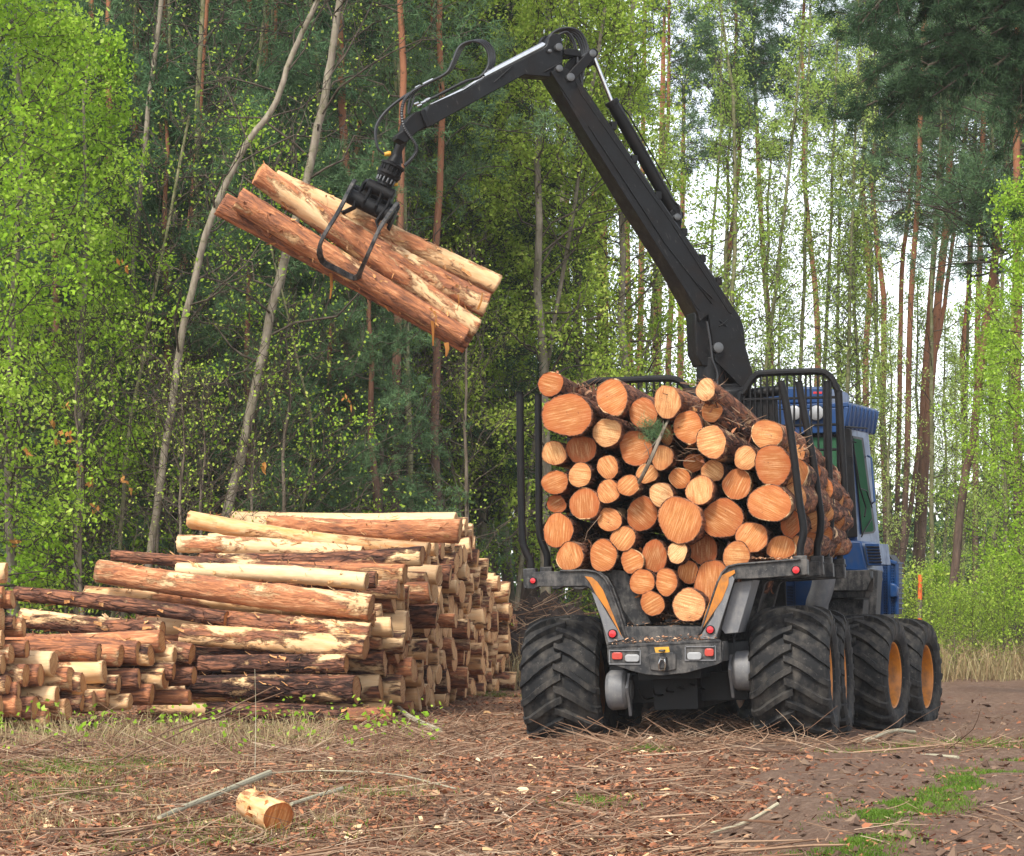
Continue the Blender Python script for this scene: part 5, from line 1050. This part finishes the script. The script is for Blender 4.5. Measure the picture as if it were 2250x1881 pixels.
def blades(x, y, lo, hi, w_, lean=.35, z=None):
    n = len(x); z = G(x, y) if z is None else z; h = rq.uniform(lo, hi, n); a = rq.uniform(0, 6.28, n); l_ = rq.normal(0, lean, (n, 2)); c = np.stack([np.cos(a), np.sin(a), 0*a], 1)*w_
    B = np.stack([x, y, z-.01], 1); m_ = B+np.stack([l_[:, 0]*h*.35, l_[:, 1]*h*.35, h*.6], 1); T_ = B+np.stack([l_[:, 0]*h, l_[:, 1]*h, h*(1-.3*np.abs(l_).sum(1)).clip(.3)], 1)
    V = np.stack([B-c, B+c, m_+c*.8, m_-c*.8, T_+c*.12, T_-c*.12], 1).reshape(-1, 3); k = np.arange(n)[:, None]*6; return V, np.stack([k+np.array([[0, 1, 2, 3]]), k+np.array([[3, 2, 4, 5]])], 1).reshape(-1, 4)
def stuff(name, vf, mat, label): return tag(link(name, fast(name, vf[0], vf[1], mat)), label, None, kind='stuff')
def cut_(x, y, keep): k = rq.random(len(x)) < keep; return x[k], y[k]
x, y = frus(17000, 12.2, 36); rm = roadmask(x, y); x, y = cut_(x, y, (1-rm)*(.5+.5*np.clip(np.sin(x*2.1)*np.sin(y*1.3+x)+.6, 0, 1))+.05)
stuff('fallen_twigs', twigs(x, y, .05, .5, .0013, .0048, .14), M['stick'], 'thin dead twigs littering the forest floor')
x, y = frus(480, 12.2, 32); rm = roadmask(x, y); x, y = cut_(x, y, (1-rm)*.95+.06)
stuff('fallen_branches', twigs(x, y, .35, 1.2, .004, .011, .07, 7, 5), M['stick'], 'longer broken branches lying among the litter')
x, y = frus(95000, 12.2, 36, pw=1.4); rm = roadmask(x, y); x, y = cut_(x, y, (1-rm)*.9+.10)
stuff('bark_litter', chips(x, y, .010, .062), M['chips'], 'bark chips, needles and brown leaves covering the ground')
x, y = frus(2600, 12.2, 34); rm = roadmask(x, y); x, y = cut_(x, y, (1-rm)*.9+.05)
stuff('wood_chips', chips(x, y, .02, .09), M['cut'] if False else mat_island('pale_chip', [(0, (.40, .20, .08)), (.5, (.62, .42, .22)), (1, (.72, .55, .36))]), 'pale fresh wood chips scattered on the ground')
# litter stirred up around the pile's foot, below the heap and by the wheels
x = np.concatenate([rq.uniform(-5, -.1, 3200), rq.uniform(.7, 2.6, 1500), rq.uniform(.2, 4.2, 450)]); y = np.concatenate([rq.uniform(21, 27.5, 3200), rq.uniform(23.4, 28, 1500), rq.uniform(22.4, 23.8, 450)])
stuff('brushwood', twigs(x, y, .15, .75, .002, .006, .16, 5), M['stick'], 'tangled brushwood at the foot of the log piles and under the forwarder')
x, y = frus(6500, 14, 27, -80, 950, pw=1.1); d_ = np.sin(x*3.1+y)*np.sin(y*2.3-x*1.7); k = (d_ > -.1); x, y = x[k], y[k]
stuff('dry_grass', blades(x, y, .03, .16, .0022, .8), M['strawgrass'], 'dry straw grass between the twigs in the left foreground')
x = rq.uniform(-5.5, -1.6, 3000); y = rq.uniform(22.8, 26.0, 3000)
stuff('weeds', blades(x, y, .05, .30, .0035, .6), M['strawgrass'], 'rank dry weeds in front of the left heap')
n_ = 1700; x = rq.uniform(-5.2, -.6, n_); y = rq.uniform(22, 26.8, n_); k = (np.sin(x*4)*np.sin(y*3+x*2) > .1); x, y = x[k], y[k]; z = G(x, y)+rq.uniform(.02, .5, len(x))**1.6
v, f = leaves(np.stack([x, y, z], 1), .055, rq); stuff('sprouts', (v, f), M['leafbright'], 'fresh green sprouts before the left heap')
# green strip between the wheel tracks, small mossy tufts
gp = [(1.65, 12.6), (1.75, 14.3), (2.25, 16.2), (2.75, 17.6), (3.4, 19.6), (4.2, 22)]; xs_, ys_ = [], []
for i in range(19000):
    t = rq.random()*(len(gp)-1); j = int(t); u_ = t-j; cx_ = gp[j][0]+(gp[j+1][0]-gp[j][0])*u_; cy_ = gp[j][1]+(gp[j+1][1]-gp[j][1])*u_; w_ = .13+.08*math.sin(cy_*2.3)
    xx = cx_+rq.normal()*w_; yy_ = cy_+rq.normal()*.25
    if math.sin(xx*5+yy_)*math.sin(yy_*2.6-xx*3) > -.35+abs(xx-cx_)*1.2: xs_.append(xx); ys_.append(yy_)
stuff('grass', blades(np.array(xs_), np.array(ys_), .015, .055, .0032, .6), M['grassgreen'], 'bright green grass strip between the tracks of the dirt road')
xs_, ys_ = [], []
for (px, py, s_, n_) in ((1415, 1648, .10, 700), (1885, 1652, .14, 600), (1990, 1640, .08, 300), (170, 1745, .25, 900), (480, 1840, .35, 1100), (640, 1630, .2, 500), (1300, 1770, .12, 250), (830, 1745, .2, 350), (60, 1690, .3, 1200), (250, 1690, .3, 900), (1060, 1530, .2, 700), (2150, 1640, .3, 900)):
    Y_ = CAMZ*FOC/(py-HY); x_ = (px-CX)*Y_/FOC; xs_ += list(x_+rq.normal(size=n_)*s_); ys_ += list(Y_+rq.normal(size=n_)*s_*1.6)
stuff('moss_tufts', blades(np.array(xs_), np.array(ys_), .02, .09, .003, .7), M['grassgreen'], 'small green tufts of moss and grass on the litter')
# verge beyond the road and behind the forwarder
n_ = 26000; px_ = rq.uniform(1050, 2330, n_); y = rq.uniform(42, 56, n_)+np.where(px_ < 1500, -4, 0); x = (px_-CX)*y/FOC
stuff('verge_grass', blades(x, y, .15, .8, .006, .5), M['strawgrass'], 'tall dry grass at the verge where the wood begins')
n_ = 15000; px_ = rq.uniform(-100, 1040, n_); y = rq.uniform(31, 46, n_); x = (px_-CX)*y/FOC; k = (y > 36) | (x < -5) ; x, y = x[k], y[k]
v, f = leaves(np.stack([x, y, G(x, y)+rq.random(len(x))**2*1.4], 1), .06, rq); stuff('undergrowth', (v, f), M['leafyellow'], 'low leafy undergrowth behind the piles')
n_ = 3500; px_ = rq.uniform(1700, 2330, n_); y = rq.uniform(43, 58, n_); x = (px_-CX)*y/FOC
v, f = leaves(np.stack([x, y, G(x, y)+rq.random(len(x))**1.6*1.8], 1), .07, rq); stuff('undergrowth', (v, f), M['leafyellow'], 'low leafy undergrowth right of the forwarder')
x, y = frus(1500, 12.2, 34, 900, 2330, 1.3); V_, F_ = [], []; oct_ = np.array([[1, 0, 0], [-1, 0, 0], [0, 1, 0], [0, -1, 0], [0, 0, 1], [0, 0, -1]], float); of_ = np.array([[0, 2, 4], [2, 1, 4], [1, 3, 4], [3, 0, 4], [2, 0, 5], [1, 2, 5], [3, 1, 5], [0, 3, 5]])
n = len(x); s_ = rq.uniform(.008, .045, n)**1.0; B_ = oct_[None]*s_[:, None, None]*rq.uniform(.5, 1.3, (n, 6, 1))*np.array([1, 1, .6])+np.stack([x, y, G(x, y)+s_*.2], 1)[:, None, :]+rq.normal(0, .25, (n, 6, 3))*s_[:, None, None]
stuff('soil_clods', (B_.reshape(-1, 3), (of_[None]+np.arange(n)[:, None, None]*6).reshape(-1, 3)), M['clod'], 'crumbs and clods of churned soil on the dirt road')
# single pieces on the ground
make_log('short peeled log offcut lying alone in the left foreground', P(612, 1798, 14.6), P(546, 1764, 14.95), .090, .078, (.8, .15, .85, .6), seg=24, rings=10, shreds=9, cat='log offcut', name='log_offcut', tilt=.3)
def stick(pts, r, label, mat='palestick', name='stick'):
    q = []
    for (px, py, dz) in pts: Y_ = CAMZ*FOC/(py-HY); x_ = (px-CX)*Y_/FOC; q.append(Vector((x_, Y_, g1(x_, Y_)+dz)))
    q = smooth_path(q, 5); mb = MB(); k = len(q); mb.tube(q, [r*(1-.35*i/k)*(1+.05*math.sin(i*2.1)) for i in range(k)], 8); return tag(mb.build(name, M[mat]), label, 'stick')
stick([(592, 1728, .10), (350, 1818, .03)], .021, 'long straight grey-green stick pointing at the log offcut')
stick([(750, 1756, .08), (640, 1782, .03)], .016, 'short pale stick right of the log offcut')
stick([(965, 1612, .03), (900, 1590, .06), (850, 1570, .14), (803, 1560, .3)], .032, 'grey pole leaning on the foot of the long pile')
stick([(1710, 1778, .01), (1640, 1780, .02), (1560, 1781, .01)], .012, 'forked dry branch lying in the middle foreground')
stick([(2105, 1668, .01), (2040, 1662, .02), (1990, 1655, .01)], .014, 'dark stick on the dirt near the front right wheel')
stick([(1900, 1630, .03), (1960, 1618, .05), (2010, 1610, .04)], .022, 'pale split branch beside the third right wheel')
stick([(1000, 1742, .02), (860, 1718, .05), (700, 1708, .06), (600, 1712, .04)], .006, 'long thin pale stem curving across the left foreground')
stick([(700, 1560, .5), (560, 1610, .35), (420, 1650, .2), (250, 1690, .05)], .009, 'long dry stalk arching in front of the pile foot', 'stick')
stick([(640, 1590, .3), (480, 1640, .25), (360, 1670, .2), (200, 1730, .03)], .007, 'thinner dry stalk arching below the long one', 'stick')
stick([(560, 1700, .0), (562, 1690, .4), (560, 1690, .75)], .0025, 'lone grey upright stem in the left foreground')
# earth mound behind the pile
mx, my = (1165-CX)*41/FOC, 41; gx = np.linspace(-1, 1, 60); GX, GY_ = np.meshgrid(gx*2.0, gx*2.0); rr_ = np.hypot(GX/1.9, GY_/1.9); nz = sum(np.sin(GX*a_+GY_*b_+c_)/a for a, a_, b_, c_ in [(9, 3, 2, 0), (14, 7, -5, 1), (20, 13, 9, 2), (30, 22, -19, 3)])
GZ = 1.22*np.clip(1-rr_**2, 0, 1)**1.3*(1+nz)+rq.normal(0, .02, GX.shape)-.05; id_ = np.arange(3600).reshape(60, 60)
mo = fast('earth_mound', np.stack([GX, GY_, GZ], -1).reshape(-1, 3), np.stack([id_[:-1, :-1], id_[:-1, 1:], id_[1:, 1:], id_[1:, :-1]], -1).reshape(-1, 4), M['soil'], smooth=True)
tag(link('earth_mound', mo, None, Matrix.Translation((mx, my, 0))), 'heap of dark earth behind the receding end of the pile', 'earth mound')
x = mx+rq.normal(0, .8, 260); y = my+rq.normal(-.4, .8, 260); stuff('mound_roots', twigs(x, y, .2, .9, .003, .009, .3, 5, z=1.18*np.clip(1-((x-mx)**2+(y-my)**2)/3.6, 0, 1)**1.3), M['stick'], 'pale roots and twigs on the earth mound')
mb = MB(); xp = (2018-CX)*45/FOC; mb.tube([(xp, 45, -.1), (xp+.02, 45, .8), (xp+.03, 45, 1.66)], .035, 10); ob = mb.build('marker_post', M['orangemark']); tag(ob, 'slim orange marker post at the verge right of the cab', 'marker post')
mb = MB(); mb.tube([(xp+.021, 45, .95), (xp+.026, 45, 1.25)], .037, 10); mb.build('pale_band', M['birch'], ob)
# crumbs on the bumper ledge and on the bunks
cr = []
for i in range(1500):
    u_ = random.random(); v_ = random.random()**.8; p0 = R3(775, 792, BP).lerp(R3(1668, 745, BP), .03+.94*u_); p1 = R3(925, 735, BP+.42).lerp(R3(1545, 715, BP+.42), u_)
    p = p0+Vector((0, .03, 0)); q = Vector(((p.x-.46*0)*(1-.14*v_), BP+.03+.39*v_, p.z+.03*v_+random.random()**2*.05)); cr.append(MR @ q)
for i in range(700):
    q = R3(random.uniform(950, 1500), 640, .1)+Vector((0, random.uniform(-.1, .9), random.uniform(-.04, .03))); cr.append(MR @ q)
for i in range(160):
    q = VR(c2(random.uniform(400, 700), 1213), BY[0])+Vector((0, random.uniform(0, .14), .0)); cr.append(MR @ q)
cr = np.array([list(q) for q in cr]); stuff('bark_crumbs', chips(cr[:, 0], cr[:, 1], .008, .045, z=cr[:, 2]), M['crumb'], 'bark crumbs and splinters strewn on the rear ledge of the forwarder')
# withered leaves hanging in the thicket at left
C = []
for (px, py) in ((130, 830), (150, 905), (132, 890), (185, 990), (255, 980), (160, 960), (545, 960), (35, 1115), (100, 870), (250, 540), (120, 900), (270, 1010), (190, 1040), (60, 930), (720, 820)): C.append(P(px*1.0714, py*1.0714, 33.5+random.random()))
C = np.repeat(np.array([list(c) for c in C]), 5, 0)+rq.normal(0, .035, (75, 3)); v, f = leaves(C, .10, rq, 1.5, .5); stuff('withered_leaves', (v, f), M['deadleaf'], 'withered orange leaves hanging in the thicket at left')

# bark scraps, twigs and a green sprig caught between the loaded logs
q_ = []
for i in range(420):
    a_ = random.choice(((1100, 1330, 230, 330), (1380, 1560, 330, 520), (450, 620, 170, 260), (880, 1080, 380, 470), (1000, 1250, 540, 690), (1690, 1860, 480, 620), (930, 1250, 1530, 1580), (440, 600, 1090, 1150), (1250, 1330, 150, 320)))
    q_.append(list(MR @ VR(c1(random.uniform(a_[0], a_[1]), random.uniform(a_[2], a_[3])), random.uniform(-.02, .9))))
q_ = np.array(q_); stuff('load_scraps', twigs(q_[:, 0], q_[:, 1], .05, .28, .0015, .005, .3, 4, 3, z=q_[:, 2]), M['stick'], 'torn twigs and bark fibres caught between the loaded logs')
stuff('bark_scraps', chips(q_[:, 0]+.01, q_[:, 1], .02, .08, z=q_[:, 2]-.02, tilt=.8), M['chips'], 'loose bark flakes lying on the loaded logs')
c_ = np.array(MR @ VR(c1(960, 450), -.12)); cc = c_+rq.normal(0, 1, (60, 3))*np.array([.06, .03, .05]); v, f = needles(cc, np.tile([[.2, -.3, .6]], (60, 1)), .07, .002, 12, rq); stuff('pine_sprig', (v, f), M['needle'], 'green pine sprig stuck between the upper loaded logs')


# ---------------------------------------------------------------- air
hz = MB(); hz.box(-730, 730, -4, 930, -1.6, 27)
hm = bpy.data.materials.new('air'); hm.use_nodes = True; hm.node_tree.nodes.clear(); _o = hm.node_tree.nodes.new('ShaderNodeOutputMaterial'); _v = hm.node_tree.nodes.new('ShaderNodeVolumePrincipled')
_v.inputs['Color'].default_value = (.93, .96, 1, 1); _v.inputs['Density'].default_value = .0003; _v.inputs['Anisotropy'].default_value = .0; hm.node_tree.links.new(_v.outputs[0], _o.inputs['Volume'])
tag(hz.build('haze', hm), kind='stuff')
SC.cycles.volume_bounces = 1
